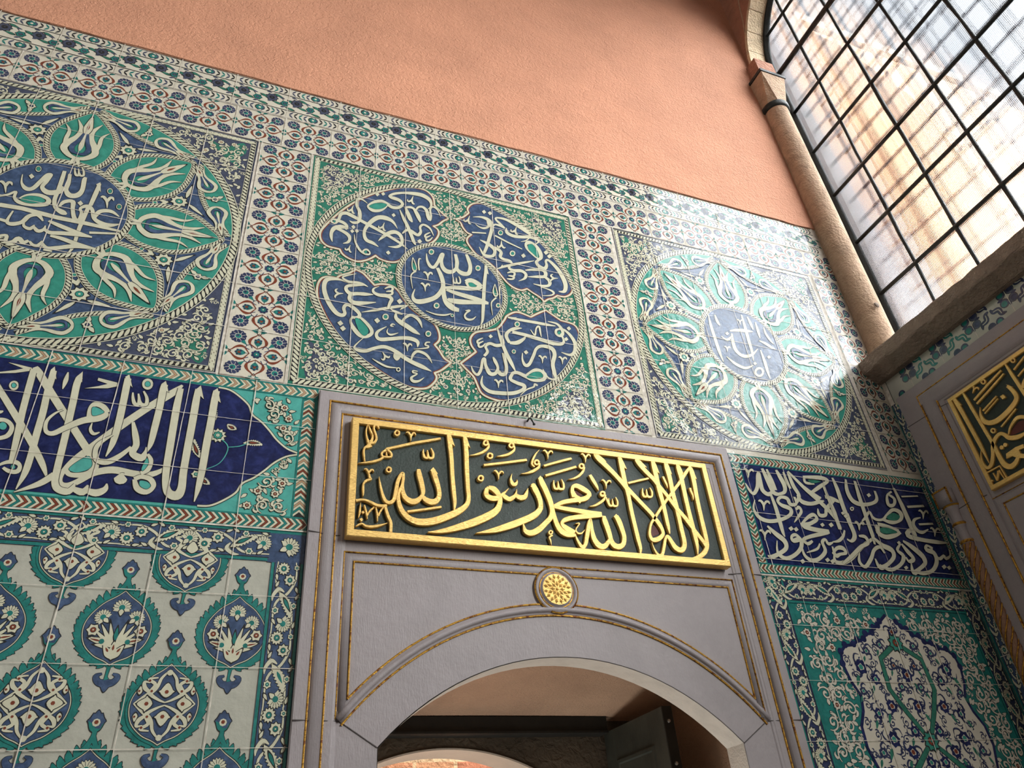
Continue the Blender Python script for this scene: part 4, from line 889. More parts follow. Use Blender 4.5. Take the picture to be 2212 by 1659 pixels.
'plaqueB': '''s -409,3643,18.8 -413,3601,23.8 -417,3530,21.1 -421,3433,20.0 -424,3338,18.1 -424,3246,3.2
p -404,3644 -412,3652 -423,3621 -432,3587 -413,3601
s -466,3649,8.4 -470,3593,16.6 -475,3499,17.2 -481,3401,17.7 -486,3312,19.1 -485,3241,22.9 -491,3201,26.9 -511,3179,26.5 -543,3183,23.0 -574,3206,15.4
l -503,3572,13.3 -601,3601,14.0 -696,3625,11.2
l -507,3547,12.3 -600,3572,13.0 -700,3602,10.2
l -519,3496,11.2 -614,3523,9.3
l -520,3479,9.4 -615,3508,8.4
l -563,3374,9.0 -669,3413,8.9
s -525,3651,3.2 -533,3644,8.8 -530,3627,10.3 -525,3619,9.0 -512,3608,2.7
s -547,3605,3.4 -551,3614,8.0 -545,3622,10.0 -530,3622,9.6
r -599,3621,9.7 -593,3617,9.7 -585,3618,8.8 -580,3626,8.6 -580,3634,9.4 -587,3639,9.7 -595,3637,8.9 -600,3630,8.6 -599,3621,8.9
p -630,3511 -649,3511 -652,3490 -634,3490
r -528,3373,9.1 -522,3368,9.0 -514,3369,8.6 -509,3376,8.6 -509,3384,9.1 -516,3389,9.1 -523,3387,8.6 -528,3381,8.6 -528,3373,8.8
s -514,3522,3.4 -498,3488,12.5 -498,3450,22.2 -518,3425,25.2 -558,3413,26.8 -612,3420,27.0 -666,3437,26.0 -696,3459,23.4 -698,3495,21.6 -685,3537,16.5
p -685,3546 -707,3516 -691,3518
s -577,3321,7.2 -600,3347,12.0 -643,3369,17.5 -668,3366,19.2 -693,3348,18.7
s -674,3281,15.2 -647,3284,16.8 -608,3288,23.0 -573,3305,22.8 -558,3332,19.0 -541,3347,18.2 -510,3339,20.6 -480,3311,20.6 -460,3273,18.9 -432,3236,20.5 -405,3229,15.5 -395,3256,10.6 -400,3293,7.6 -417,3325,2.5
qR -580,3317 -610,3341 -648,3354 -687,3337 -670,3305 -627,3306
s -693,3348,18.3 -699,3313,18.5 -674,3281,16.6
q -549,3279 -543,3274 -535,3275 -530,3282 -531,3289 -537,3294 -544,3293 -549,3287
q -527,3277 -521,3272 -513,3273 -508,3279 -509,3287 -515,3292 -523,3291 -528,3285
p -513,3221 -523,3244 -579,3249 -618,3243 -615,3224 -588,3229 -586,3210 -616,3189 -607,3173 -561,3199 -545,3219
l -727,3657,7.6 -731,3575,16.4 -736,3501,18.5 -741,3406,18.2
l -376,3210,8.7 -465,3208,8.4 -470,3139,8.6
s -381,3202,3.2 -384,3182,7.3 -382,3152,2.4
p -392,3166 -400,3167 -402,3158 -394,3157
l -419,3193,5.6 -421,3171,7.2 -419,3150,4.8
l -419,3150,4.8 -434,3173,6.5 -446,3192,5.6
l -423,3148,3.2 -442,3173,6.4 -454,3191,6.4
l -454,3191,5.5 -454,3167,7.1 -458,3141,5.5
r -777,3628,9.1 -772,3623,9.3 -764,3625,8.6 -760,3632,8.1 -761,3640,8.8 -767,3644,9.4 -774,3643,8.6 -778,3636,8.1 -777,3628,8.3
l -751,3589,10.9 -851,3626,10.7
l -753,3548,9.9 -822,3572,9.8
q -744,3491 -763,3515 -793,3527 -793,3494 -761,3475''',
'discR': '''s 2409,4300,6.2 2405,4216,18.9 2407,4131,20.7 2410,4042,20.8 2417,3965,4.8
s 2456,4311,8.5 2460,4260,21.0 2469,4234,7.4
s 2529,4208,8.9 2589,4226,20.1 2651,4235,21.2 2697,4240,6.7
s 2538,4191,10.4 2527,4126,21.9 2531,4066,26.3 2569,4036,23.8 2633,4057,14.9 2690,4111,4.8
s 2653,4357,10.1 2650,4255,21.4 2645,4167,21.2 2643,4089,18.9 2632,4015,4.5
s 2693,4352,9.2 2701,4299,21.7 2704,4255,7.1
s 2740,4320,8.6 2738,4251,20.1 2734,4198,6.5
s 2709,4107,8.5 2711,4027,21.5 2708,3952,17.8 2709,3904,4.9
r 2674,3945,12.0 2660,3924,11.6 2638,3912,14.3 2621,3917,19.2 2619,3935,13.7 2634,3956,11.6 2656,3968,14.5 2673,3964,19.6 2674,3945,16.9
s 2456,4154,5.9 2489,4134,16.5 2532,4170,7.3
s 2721,4177,7.7 2757,4167,21.9 2789,4150,22.4 2821,4134,8.2
s 2450,4009,5.7 2498,3967,22.3 2557,3951,18.0 2620,3981,3.8
s 2791,4295,5.2 2790,4246,16.9 2806,4201,18.4 2823,4173,6.3
p 2490,4183 2509,4197 2517,4183 2498,4169
p 2623,3997 2641,4010 2649,3997 2630,3983
p 2740,4065 2759,4079 2767,4066 2747,4052
s 2607,4306,2.8 2617,4310,11.2 2623,4299,11.3 2623,4289,7.5 2617,4271,2.1
s 2648,4304,3.6 2647,4313,10.6 2638,4311,7.6 2625,4296,6.7
s 2454,4077,2.7 2463,4081,10.3 2469,4071,10.6 2469,4061,7.1 2464,4044,2.0
s 2492,4074,3.4 2491,4083,9.7 2483,4081,7.2 2471,4067,6.4''',
}
def prims(name):
    for ln in DATA[name].splitlines():
        k, *tk = ln.split()
        yield k, np.array([[float(q)*.001 for q in t.split(',')] for t in tk])
def letters(a, name, lay=6, ink='ink', cream='cream', ow=.004, teal='turq'):
    for k, P in prims(name):
        if k in 's l r'.split(): a.stroke(cream, lay, P, smooth=(k != 'l'), out=(ink, lay-1, ow))
        elif k in ('p', 'q', 'qR'):
            Q = cat_rom(P, 4, True) if k[0] == 'q' else P
            a.poly(cream, lay, Q); a.path(ink, lay-1, Q, ow, True)
        elif k == 'G':
            Q = cat_rom(P, 4, True); a.poly(teal, lay+1, Q); a.path(ink, lay+2, Q, ow*.4, True)
def relief(name, part, parent, F, h0, h1, mat, skip=(), only=None):
    g = Geo(); j = 0
    for k, P in prims(name):
        if k in skip or (only and k not in only): continue
        j += 1; top = h1+(j % 7)*.00015; ch = .0018
        if k in ('s', 'l', 'r'):
            C = cat_rom(P, 6) if k != 'l' else P
            L, R = ribbon(C); w = np.maximum(C[:, 2], .001)[:, None]
            c2 = np.minimum(ch, w*.25); d = (R-L)/w
            Lt, Rt = L+d*c2, R-d*c2
            n = len(L); vs = []
            for i in range(n):
                vs += [F(*L[i], h0), F(*L[i], top-ch), F(*Lt[i], top), F(*Rt[i], top), F(*R[i], top-ch), F(*R[i], h0)]
            fs = [(6*i+t, 6*i+t+1, 6*i+t+7, 6*i+t+6) for i in range(n-1) for t in range(5)]
            fs += [(0, 5, 4, 3, 2, 1), tuple(6*(n-1)+t for t in range(6))]
            g.add(vs, fs)
        else:
            Q = cat_rom(P, 4, True) if k[0] in 'qG' else P
            g.prism([tuple(q) for q in Q], F, h0, top)
    return g.build(part, mat, parent)

# ------------------------------------------------------------------ tile motifs (unit size, reused many times)
def leaf(a, mat, lay, c, rot, L, W, ink='ink', ow=.0025):
    p = np.array([(0, 0), (.3, .5), (.6, .42), (1, 0), (.6, -.42), (.3, -.5)])*(L, W)
    M = np.array([[math.cos(rot), -math.sin(rot)], [math.sin(rot), math.cos(rot)]])
    q = cat_rom(p, 3, True)@M.T+c
    if ink: a.poly(ink, lay-1, (q-np.mean(q, 0))*(1+2*ow/max(W, .004))+np.mean(q, 0))
    a.poly(mat, lay, q)
def daisy(a, c, r, lay, petal='cream', core='teal', n=10, ink='ink'):
    if ink: a.disc(ink, lay-1, c, r*1.14, 2*n, r*.9)
    a.disc(petal, lay, c, r, 2*n, r*.72)
    a.disc(ink or 'ink', lay+1, c, r*.46, 10); a.disc(core, lay+2, c, r*.38, 10); a.disc(petal, lay+3, c, r*.13, 6)
def carnation(a, c, r, rot, lay, petal='cream', core='teal'):
    for mat, l2, k in (('ink', lay-1, 1.1), (petal, lay, 1.0)):
        t = np.linspace(-2.0, 2.0, 23)
        rr = np.where(np.arange(23) % 2, .8, 1.0)*r*k
        p = [(c[0]+q*math.cos(rot+s), c[1]+q*math.sin(rot+s)) for s, q in zip(t, rr)]
        p.append((c[0]-r*.5*math.cos(rot), c[1]-r*.5*math.sin(rot)))
        a.poly(mat, l2, p)
    for s in np.linspace(-1.6, 1.6, 8):
        a.line('ink', lay+1, (c[0]+.4*r*math.cos(rot+s), c[1]+.4*r*math.sin(rot+s)), (c[0]+.85*r*math.cos(rot+s), c[1]+.85*r*math.sin(rot+s)), r*.05)
    a.disc(core, lay+2, c, r*.34, 10)
    leaf(a, petal, lay+2, (c[0]-.2*r*math.cos(rot), c[1]-.2*r*math.sin(rot)), rot+PI, r*.75, r*.5)
def saz(a, c, rot, L, W, lay, mat='cream', core='teal'):
    n = 9; up = []; lo = []
    for i in range(n+1):
        t = i/n; w = W*math.sin(PI*min(1, t*.95+.05))**.8*.5
        b = .12*math.sin(t*2.6)*L
        up += [(t*L, b+w*.72), ((t+.05)*L, b+w*1.1)] if 0 < i < n else [(t*L, b)]
        lo += [(t*L, b-w*.72), ((t+.05)*L, b-w*1.1)] if 0 < i < n else []
    q = np.array(up+lo[::-1])
    M = np.array([[math.cos(rot), -math.sin(rot)], [math.sin(rot), math.cos(rot)]])
    q2 = q@M.T+c
    a.poly(mat, lay, q2); a.path('ink', lay-1, q2, W*.12, True)
    leaf(a, core, lay+1, np.array((.3*L, .09*L))@M.T+c, rot+.1, L*.42, W*.3)
def rope(a, P, w, lay, closed=False, pitch=None):
    P = np.asarray(P, float)
    if closed: P = np.vstack([P, P[:1]])
    a.path('ink', lay, P, w)
    seg = np.linalg.norm(np.diff(P, axis=0), axis=1); s = np.concatenate([[0], np.cumsum(seg)]); T = s[-1]
    d = np.gradient(P, axis=0); d /= np.linalg.norm(d, axis=1)[:, None]; nn = np.stack([-d[:, 1], d[:, 0]], 1)
    for sg in (-1, 1):
        a.path('cream', lay+1, P+nn*sg*w*.455, w*.09)
    pitch = pitch or w*.62; n = max(2, int(T/pitch)); pitch = T/n
    f = lambda q: (np.array([np.interp(q, s, P[:, 0]), np.interp(q, s, P[:, 1])]), np.array([np.interp(q, s, nn[:, 0]), np.interp(q, s, nn[:, 1])]))
    for i in range(n):
        q = (i+.5)*pitch
        pts = []
        for off, dq, ww in ((-.33, -.62, .10), (-.2, -.34, .27), (0, 0, .34), (.2, .34, .27), (.33, .62, .10)):
            c, nv = f(min(T, max(0, q+dq*pitch))); pts.append((*(c+nv*off*w), ww*w))
        a.stroke('cream', lay+2, pts, k=2)
        if i % 2:
            c, nv = f(q+pitch*.5); a.disc('brown', lay+3, c, w*.07, 5)
def chevron(a, p0, p1, w, lay, cols=('cream', 'teal', 'cream', 'tan'), pitch=None, ink='ink'):
    p0, p1 = np.array(p0, float), np.array(p1, float); T = np.linalg.norm(p1-p0); d = (p1-p0)/T; nv = np.array((-d[1], d[0]))
    a.path(ink, lay, [p0, p1], w)
    for sg in (-1, 1): a.path('teal', lay+3, [p0+nv*sg*w*.44, p1+nv*sg*w*.44], w*.12)
    pitch = pitch or w*.2; n = int(T/pitch); pitch = T/n; rise = w*.36
    for i in range(n):
        s0 = i*pitch; s1 = s0+pitch*.84
        for sg in (-1, 1):
            q = [(s0, sg*.38*w), (s1, sg*.38*w), (min(T, s1+rise), 0), (min(T, s0+rise), 0)]
            a.poly(cols[i % len(cols)], lay+1, [p0+d*x+nv*y for x, y in q])
def curl(a, c, r, rot, flip, mat, lay, ink='ink'):
    M = np.array([[math.cos(rot), -math.sin(rot)], [math.sin(rot), math.cos(rot)]])@np.diag([1, flip])
    T = lambda pts: [(*(M@np.array(p[:2])*r+c), p[2]*r) for p in pts]
    o = (ink, lay-1, r*.16) if ink else None
    a.stroke(mat, lay, T([(-1.25, -.5, .1), (-.6, -.85, .2), (.3, -.75, .26), (.85, 0, .26), (.5, .7, .26), (-.2, .65, .26), (-.45, .1, .3), (-.05, -.15, .42), (.2, .12, .2)]), k=3, out=o)
    a.stroke(mat, lay, T([(.75, .25, .12), (1.05, .65, .42), (.8, 1.15, .34), (.35, 1.35, .04)]), k=3, out=o)
    a.stroke(mat, lay, T([(-.5, -.8, .1), (-.75, -1.2, .4), (-.3, -1.5, .3), (.1, -1.35, .04)]), k=3, out=o)
    a.stroke(mat, lay, T([(.8, -.2, .1), (1.35, -.35, .36), (1.65, .05, .04)]), k=3, out=o)
def rumi(a, bbox, inside, step, mat, lay, seed=1, ink='ink', r=None, flowers=None, fill=True):
    rnd = random.Random(seed); x0, y0, x1, y1 = bbox; r = r or step*.36
    y = y0 if fill else y1
    while y < y1:
        x = x0
        while x < x1:
            px, py = x+rnd.uniform(-.4, .4)*step*.5, y+rnd.uniform(-.4, .4)*step*.5
            if all(inside(px+dx*step*.2, py+dy*step*.2) for dx, dy in ((0, 0), (1, 0), (-1, 0), (0, 1), (0, -1))):
                leaf(a, mat, lay-1, np.array((px, py)), rnd.uniform(0, 2*PI), step*.42, step*.2, ink, .0018)
            x += step*.5
        y += step*.5
    j = 0; y = y0+step*.5
    while y < y1:
        x = x0+step*(.5 if j % 2 else .95)-step*.45
        while x < x1+step*.3:
            px, py = x+rnd.uniform(-.12, .12)*step, y+rnd.uniform(-.12, .12)*step
            if all(inside(px+dx*r*1.05, py+dy*r*1.05) for dx, dy in ((0, 0), (1, 0), (-1, 0), (0, 1), (0, -1))):
                if flowers and rnd.random() < .22: daisy(a, (px, py), r*.75, lay, flowers[0], flowers[1], 7, ink)
                else: curl(a, (px, py), r, rnd.uniform(0, 2*PI), rnd.choice((1, -1)), mat, lay, ink)
            elif all(inside(px+dx*r*.5, py+dy*r*.5) for dx, dy in ((0, 0), (1, 0), (-1, 0), (0, 1), (0, -1))):
                curl(a, (px, py), r*.5, rnd.uniform(0, 2*PI), rnd.choice((1, -1)), mat, lay, ink)
            x += step
        y += step*.8; j += 1

def rosette_tile():                                   # red almond quatrefoil tile, one unit wide
    a = Art()
    a.rect('white', 0, -.492, -.492, .492, .492)
    for k in range(4):
        b = Art()
        for s in (-1, 1):
            b.stroke('red', 3, [(0, .115, .012), (s*.055, .155, .02), (s*.12, .2, .03), (s*.135, .27, .052), (s*.1, .34, .034), (s*.045, .39, .02), (0, .445, .012)], k=3)
            b.stroke('ink', 3, [(s*.05, .49, .01), (s*.03, .44, .012), (0, .4, .012)], k=2)
        b.blob('teal', 3, [(0, .17), (.05, .22), (.06, .28), (0, .34), (-.06, .28), (-.05, .22)], 3)
        for q in ((-.045, .3), (.045, .3), (0, .325), (-.03, .25), (.03, .25)): b.disc('navy', 4, q, .02, 6)
        b.disc('red', 5, (0, .275), .026, 8)
        b.line('ink', 4, (0, .12), (0, .2), .008)
        a.stamp(b, rot=k*PI/2)
        b = Art()
        c = (.335, .325)
        b.disc('navy', 2, c, .105, 16)
        for q in range(13):
            t = q*2*PI/13
            b.disc('navy', 3, (c[0]+.106*math.cos(t), c[1]+.106*math.sin(t)), .031, 8)
        for q in range(9):
            t = q*2*PI/9
            b.line('white', 4, (c[0]+.05*math.cos(t), c[1]+.05*math.sin(t)), (c[0]+.112*math.cos(t+.2), c[1]+.112*math.sin(t+.2)), .007)
        b.disc('white', 4, c, .058, 12); b.disc('teal', 5, c, .05, 12); b.disc('navy', 6, (c[0]+.012, c[1]+.012), .024, 8)
        b.poly('teal', 4, [(.17, .17), (.27, .215), (.25, .25), (.215, .27)])
        b.stroke('navy', 3, [(.2, .2, .016), (.16, .17, .012), (.12, .19, .012), (.08, .12, .014)], k=3)
        b.stroke('navy', 3, [(.2, .2, .016), (.17, .16, .012), (.19, .12, .012), (.12, .08, .014)], k=3)
        leaf(b, 'teal', 3, (.02, .47), .35, .11, .05, None); leaf(b, 'teal', 3, (.47, .02), 1.2, .11, .05, None)
        a.stamp(b, rot=k*PI/2)
    for q in range(8):
        t = q*PI/4+.39
        a.disc('navy', 4, (.062*math.cos(t), .062*math.sin(t)), .026, 8)
    a.disc('navy', 4, (0, 0), .06, 12); a.disc('teal', 5, (0, 0), .046, 10); a.disc('white', 6, (0, 0), .014, 6)
    return a
ROS = rosette_tile()
def floral_tile():                                    # one tile of the topmost band, in metres (.27 x .255)
    a = Art()
    a.rect('white', 0, -.1335, -.1275, .1335, .1275)
    for s in (-1, 1):
        a.line('ink', 2, (-.1335, s*.064), (.1335, s*.064), .006); a.line('ink', 2, (-.1335, s*.124), (.1335, s*.124), .005)
        for i in range(11):
            x = -.122+i*.0245
            if i == 5: continue
            dr = 1 if i < 5 else -1
            for q in (-1, 1):
                leaf(a, ('slate', 'ink', 'teal')[i % 3], 3, np.array((x, s*.094)), (PI/2-.65*dr)*q, .031, .0095, None)
        leaf(a, 'teal', 3, np.array((-.02, s*.094)), 0, .04, .034)
        a.disc('white', 4, (0, s*.094), .007, 7)
    for i, (x, y) in enumerate([(-.092, .012), (-.02, -.012), (.05, .014), (.118, -.012)]):
        if i % 2 == 0: daisy(a, (x, y), .031, 4, 'slate', 'ink', 9)
        else: daisy(a, (x, y), .022, 4, 'teal', 'slate', 6)
        leaf(a, 'green', 3, np.array((x+.014, y+.034)), -.35, .042, .013); leaf(a, 'green', 3, np.array((x+.05, y-.04)), 2.9, .042, .013)
        leaf(a, 'slate', 3, np.array((x-.02, y-.036)), .5, .03, .012, None); leaf(a, 'slate', 3, np.array((x-.03, y+.044)), -.2, .03, .012, None)
        a.stroke('ink', 2, [(x, y, .004), (x+.03, y+.03, .004), (x+.06, y, .004)], k=3)
    return a
FLO = floral_tile()
def flower_band(L=.24, W=.118):                       # blue border tile with carnations, daisies and a feathery leaf
    a = Art(); h = W/2
    a.rect('cobalt', 0, -L/2, -h, L/2, h)
    for s, m_ in ((-1, .012), (1, .012)):
        a.rect('teal', 1, -L/2, s*(h-.006)-.005, L/2, s*(h-.006)+.005); a.line('ink', 2, (-L/2, s*(h-.013)), (L/2, s*(h-.013)), .003)
    o = ('ink', 2, .003)
    a.stroke('cream', 3, [(-.12, .032, .004), (-.06, .036, .007), (-.01, .012, .009), (.03, -.03, .008), (.12, -.034, .004)], out=o)
    a.stroke('cream', 3, [(-.12, -.034, .004), (-.05, -.035, .007), (0, -.012, .008), (.05, .028, .008), (.12, .034, .004)], out=o)
    saz(a, (-.012, -.02), .42, .1, .034, 5)
    a.stroke('cream', 5, [(-.012, -.002, .004), (-.022, -.022, .013), (.0, -.04, .011), (.02, -.042, .003)], out=('ink', 4, .003))
    carnation(a, (.096, .004), .029, .9, 6); daisy(a, (-.055, .014), .021, 6, 'cream', 'teal', 8)
    daisy(a, (-.095, -.012), .023, 6, 'cream', 'teal', 12); daisy(a, (.052, -.028), .014, 6, 'cream', 'teal', 6); daisy(a, (.035, .036), .012, 6, 'cream', 'teal', 6)
    daisy(a, (-.1, .036), .011, 6, 'cream', 'teal', 6)
    for x, y, r in ((-.03, .038, .4), (.012, .04, 2.6), (-.075, -.036, .2), (-.03, -.034, 2.7), (.08, -.036, .6), (.11, .038, 2.9)): leaf(a, 'cream', 5, np.array((x, y)), r, .022, .009)
    return a
BAND = flower_band()
MED_OUT = cat_rom([(0, .128), (0, .128), (-.022, .108), (-.062, .078), (-.096, .03), (-.104, -.014), (-.09, -.06), (-.055, -.095), (-.02, -.112), (0, -.124), (0, -.124), (.02, -.112), (.055, -.095), (.09, -.06), (.104, -.014), (.096, .03), (.062, .078), (.022, .108)], 4, True)
def medallion(kind):
    a = Art(); P = MED_OUT
    d = np.roll(P, -1, 0)-np.roll(P, 1, 0); d /= np.linalg.norm(d, axis=1)[:, None]+1e-9; nn = np.stack([-d[:, 1], d[:, 0]], 1)
    if np.sum(nn*P) < 0: nn = -nn
    seg = np.linalg.norm(np.roll(P, -1, 0)-P, axis=1); s = np.cumsum(seg)-seg; T = seg.sum()
    for side in (-1, 1):                               # toothed leaf wreath
        for i in range(15):
            q = T*(.5+side*(.47-.44*i/14*1.0))
            x = np.interp(q, s, P[:, 0]); y = np.interp(q, s, P[:, 1]); nx = np.interp(q, s, nn[:, 0]); ny = np.interp(q, s, nn[:, 1])
            ang = math.atan2(ny, nx)
            up = (PI/2-ang+PI) % (2*PI)-PI
            for rr, LL, WW in ((.55, .031, .017), (.15, .023, .014)):
                leaf(a, 'teal', 3, np.array((x-nx*.006, y-ny*.006)), ang+max(-1.0, min(1.0, up*rr)), LL, WW, 'ink', .0016)
    a.poly('teal', 4, P*1.0); a.path('ink', 5, P*.93, .0022, True); a.poly('cream', 5, P*.92); a.poly('ink', 6, P*.895); a.poly('cobalt', 7, P*.88)
    for s_, y in ((1, .128), (-1, -.122)):             # finials
        if s_ == 1:
            a.stroke('teal', 4, [(-.03, .112, .004), (-.012, .124, .012), (0, .15, .012), (0, .17, .012)], out=('ink', 3, .003)); a.stroke('teal', 4, [(.03, .112, .004), (.012, .124, .012), (0, .15, .012)], out=('ink', 3, .003))
            for q in (-1, 1): leaf(a, 'teal', 5, np.array((0, .16)), PI/2-q*.6, .036, .013)
            a.disc('ink', 4, (0, .19), .027, 12, .022); a.disc('cobalt', 5, (0, .19), .024, 12, .019); leaf(a, 'cobalt', 5, np.array((0, .195)), PI/2, .024, .018)
            a.disc('cream', 6, (0, .186), .011, 8); a.disc('red', 7, (0, .187), .006, 6)
        else:
            a.stroke('teal', 4, [(0, -.12, .009), (-.002, -.145, .007), (0, -.155, .014)], out=('ink', 3, .003))
            a.stroke('cobalt', 4, [(-.014, -.138, .004), (-.029, -.146, .014), (-.02, -.162, .018), (0, -.166, .022), (.02, -.162, .018), (.029, -.146, .014), (.014, -.138, .004)], out=('ink', 3, .003))
            leaf(a, 'cobalt', 4, np.array((0, -.16)), -PI/2, .03, .022)
    if kind == 'flowers':
        carnation(a, (0, .062), .027, PI/2, 10); carnation(a, (-.047, .03), .025, 2.4, 10); carnation(a, (.047, .03), .025, .74, 10)
        daisy(a, (-.066, -.01), .019, 10, 'cream', 'red', 6); daisy(a, (.066, -.01), .019, 10, 'cream', 'red', 6)
        for sx in (-1, 1):
            for t, L, W in ((.25, .075, .012), (.55, .08, .012), (.85, .08, .011), (1.15, .07, .013), (1.45, .05, .014)):
                leaf(a, 'cream', 9, np.array((sx*.004, -.06)), PI/2-sx*t, L, W)
            leaf(a, 'cream', 9, np.array((sx*.03, -.045)), PI/2-sx*1.35, .045, .016); leaf(a, 'red', 11, np.array((sx*.04, -.043)), PI/2-sx*1.35, .03, .005, None)
            a.disc('teal', 11, (sx*.036, -.044), .008, 8)
            leaf(a, 'cream', 10, np.array((0, -.095)), PI/2-sx*.6, .05, .02); leaf(a, 'red', 11, np.array((sx*.012, -.075)), PI/2-sx*.6, .016, .006, None)
        leaf(a, 'cream', 10, np.array((0, -.098)), PI/2, .055, .022); leaf(a, 'red', 11, np.array((0, -.07)), PI/2, .018, .006, None); leaf(a, 'teal', 10, np.array((0, -.04)), PI/2, .04, .011)
    else:
        o = ('ink', 8, .003)
        for sx in (-1, 1):
            for sy in (-1, 1):
                T_ = lambda pts: [(sx*x, sy*y, w) for x, y, w in pts]
                a.stroke('cream', 9, T_([(.0, .004, .004), (.02, .012, .007), (.045, .03, .011), (.035, .055, .01), (.055, .07, .008), (.03, .075, .004)]), out=o)
                a.stroke('cream', 9, T_([(.085, .0, .003), (.06, .02, .009), (.04, .035, .012), (.028, .05, .01), (.02, .075, .008), (0, .098, .004)]), out=o)
                a.stroke('cream', 9, T_([(.045, .032, .008), (.062, .045, .012), (.066, .062, .008), (.05, .06, .003)]), out=o)
                leaf(a, 'cream', 9, np.array((sx*.074, sy*.026)), PI/2*sy, .024, .012); a.disc('red', 11, (sx*.042, sy*.036), .004, 6); a.disc('red', 11, (sx*.052, sy*.066), .004, 6); a.disc('red', 11, (sx*.076, sy*.036), .0035, 6)
        for c, r in (((-.05, 0), PI), ((.05, 0), 0), ((0, .034), PI/2), ((0, -.036), -PI/2)):
            leaf(a, 'cream', 10, np.array(c)-np.array((math.cos(r), math.sin(r)))*.016, r, .042, .034)
            for q in (-1, 1): leaf(a, 'cream', 10, np.array(c), r+q*1.5, .022, .012)
            a.disc('red', 11, c, .006, 6)
        a.disc('cream', 10, (0, .09), .009, 7); a.disc('cream', 10, (0, -.094), .009, 7)
    return a
MED = {'flowers': medallion('flowers'), 'arabesque': medallion('arabesque')}

def circ(c, r, n=72, a0=0, a1=2*PI):
    t = np.linspace(a0, a1, n, endpoint=abs(a1-a0-2*PI) > 1e-6)
    return np.stack([c[0]+r*np.cos(t), c[1]+r*np.sin(t)], 1)
def grout_lines(a, xs, zs, x0, z0, x1, z1, lay=26, w=.0032, seed=3):
    rnd = random.Random(seed)
    for x in xs: a.stroke('grout', lay, [(x+rnd.uniform(-.001, .001), z0+(z1-z0)*i/8, w*rnd.uniform(.5, 1.3)) for i in range(9)], smooth=False)
    for z in zs: a.stroke('grout', lay, [(x0+(x1-x0)*i/8, z+rnd.uniform(-.001, .001), w*rnd.uniform(.4, 1.2)) for i in range(9)], smooth=False)

# ================================================================== THE SETTING
XW, XE, YS, ZT = -4.6, WX, -7.0, 9.6
def arch_pts(cx_, cz_, r, x0, x1, z_bottom, n=28):     # jamb - arc - jamb, left to right
    a0 = math.acos((x0-cx_)/r); a1 = math.acos((x1-cx_)/r)
    p = [(x0, z_bottom)]
    for i in range(n+1):
        t = a0+(a1-a0)*i/n; p.append((cx_+r*math.cos(t), cz_+r*math.sin(t)))
    return p+[(x1, z_bottom)]
DOOR = arch_pts(1.268, 1.3875, .9746, .5644, 1.969, 0)
g = Geo()
g.prism([(XW, 0)]+[(u, v) for u, v in DOOR]+[(XE+.5, 0), (XE+.5, ZT), (XW, ZT)], FA, -.10, -.0005)
wall_n = struct(g.build('wall_north', 'grout'))
g = Geo()                                              # rough coloured render above the tiles
edge = [(XW+i*(XE+.4-XW)/60, 5.354+.004*math.sin(i*2.1)+random.uniform(-.004, .004)) for i in range(61)]
g.prism(edge+[(XE+.4, ZT), (XW, ZT)], FA, -.0004, .010)
g.build('plaster_coat', 'terracotta_plaster', wall_n)
g = Geo(); g.box((XW-.2, YS, -.1), (XE+.4, 2.6, 0)); struct(g.build('floor', 'paving'))
g = Geo(); g.box((XW-.2, YS-.2, ZT), (XE+.6, .1, ZT+.2)); struct(g.build('ceiling', 'room_plaster'))
g = Geo(); g.box((XW-.2, YS, 0), (XW, .1, ZT)); struct(g.build('wall_west', 'room_plaster'))
g = Geo(); g.box((XW-.2, YS-.2, 0), (XE+.6, YS, ZT)); struct(g.build('wall_south', 'room_plaster'))
# window wall: solid below the sill, pierced by the tall arched window above
SILLZ, XWIN, WR, WCY, WCZ = 4.16, 3.82, 1.0, -1.06, 7.3
g = Geo()
g.prism([(0, 0), (0, 4.0), (YS, 4.0), (YS, 0)], FB, -.6, 0)
wall_e = struct(g.build('wall_east', 'marble'))
hole = [(WCY+WR+.012, 4.0)]+[(WCY+(WR+.012)*math.cos(t), WCZ+(WR+.012)*math.sin(t)) for t in np.linspace(0, PI, 33)]+[(WCY-WR-.012, 4.0)]
g = Geo()
g.prism([(.1, 4.0), (.1, ZT), (YS, ZT), (YS, 4.0)]+hole[::-1], FB, -.32, -.065)
g.build('upper_masonry', 'pink_stone', wall_e)
g = Geo()                                              # mortar joints raised between the stones over the arch
for k, (t0, t1) in enumerate([(.35, .55), (.72, .9), (1.1, 1.2)]):
    g.tube([(WX+.064, WCY+1.02*math.cos(t0+(t1-t0)*q), WCZ+1.02*math.sin(t0)+q*.5+.02*math.sin(q*9)) for q in np.linspace(0, 1, 9)], .006, 6)
g.build('mortar_joints', 'limestone', wall_e)

# ================================================================== TILE PANELS ON THE TILED WALL
def panel(name, loc, label, cat='tile panel', group=None): return thing(name, loc, label, cat, group)
# -- topmost floral band
p = panel('floral_tile_border', (1.2, 0, 5.22), 'narrow band of flower tiles running right under the terracotta plaster', 'tile border')
a = Art(); gr = Art()
for k in range(-7, 13): a.stamp(FLO, (.136+.272*k, 5.2245), sx=1.004)
a.it = [i for i in a.it if i[2][:, 0].max() < 3.575]
a.build('glazed_flowers', p, FA)
grout_lines(gr, [.272*k for k in range(-6, 14) if .272*k < 3.56], [5.0965], -1.9, 5.097, 3.56, 5.352)
gr.build('grout', p, FA)
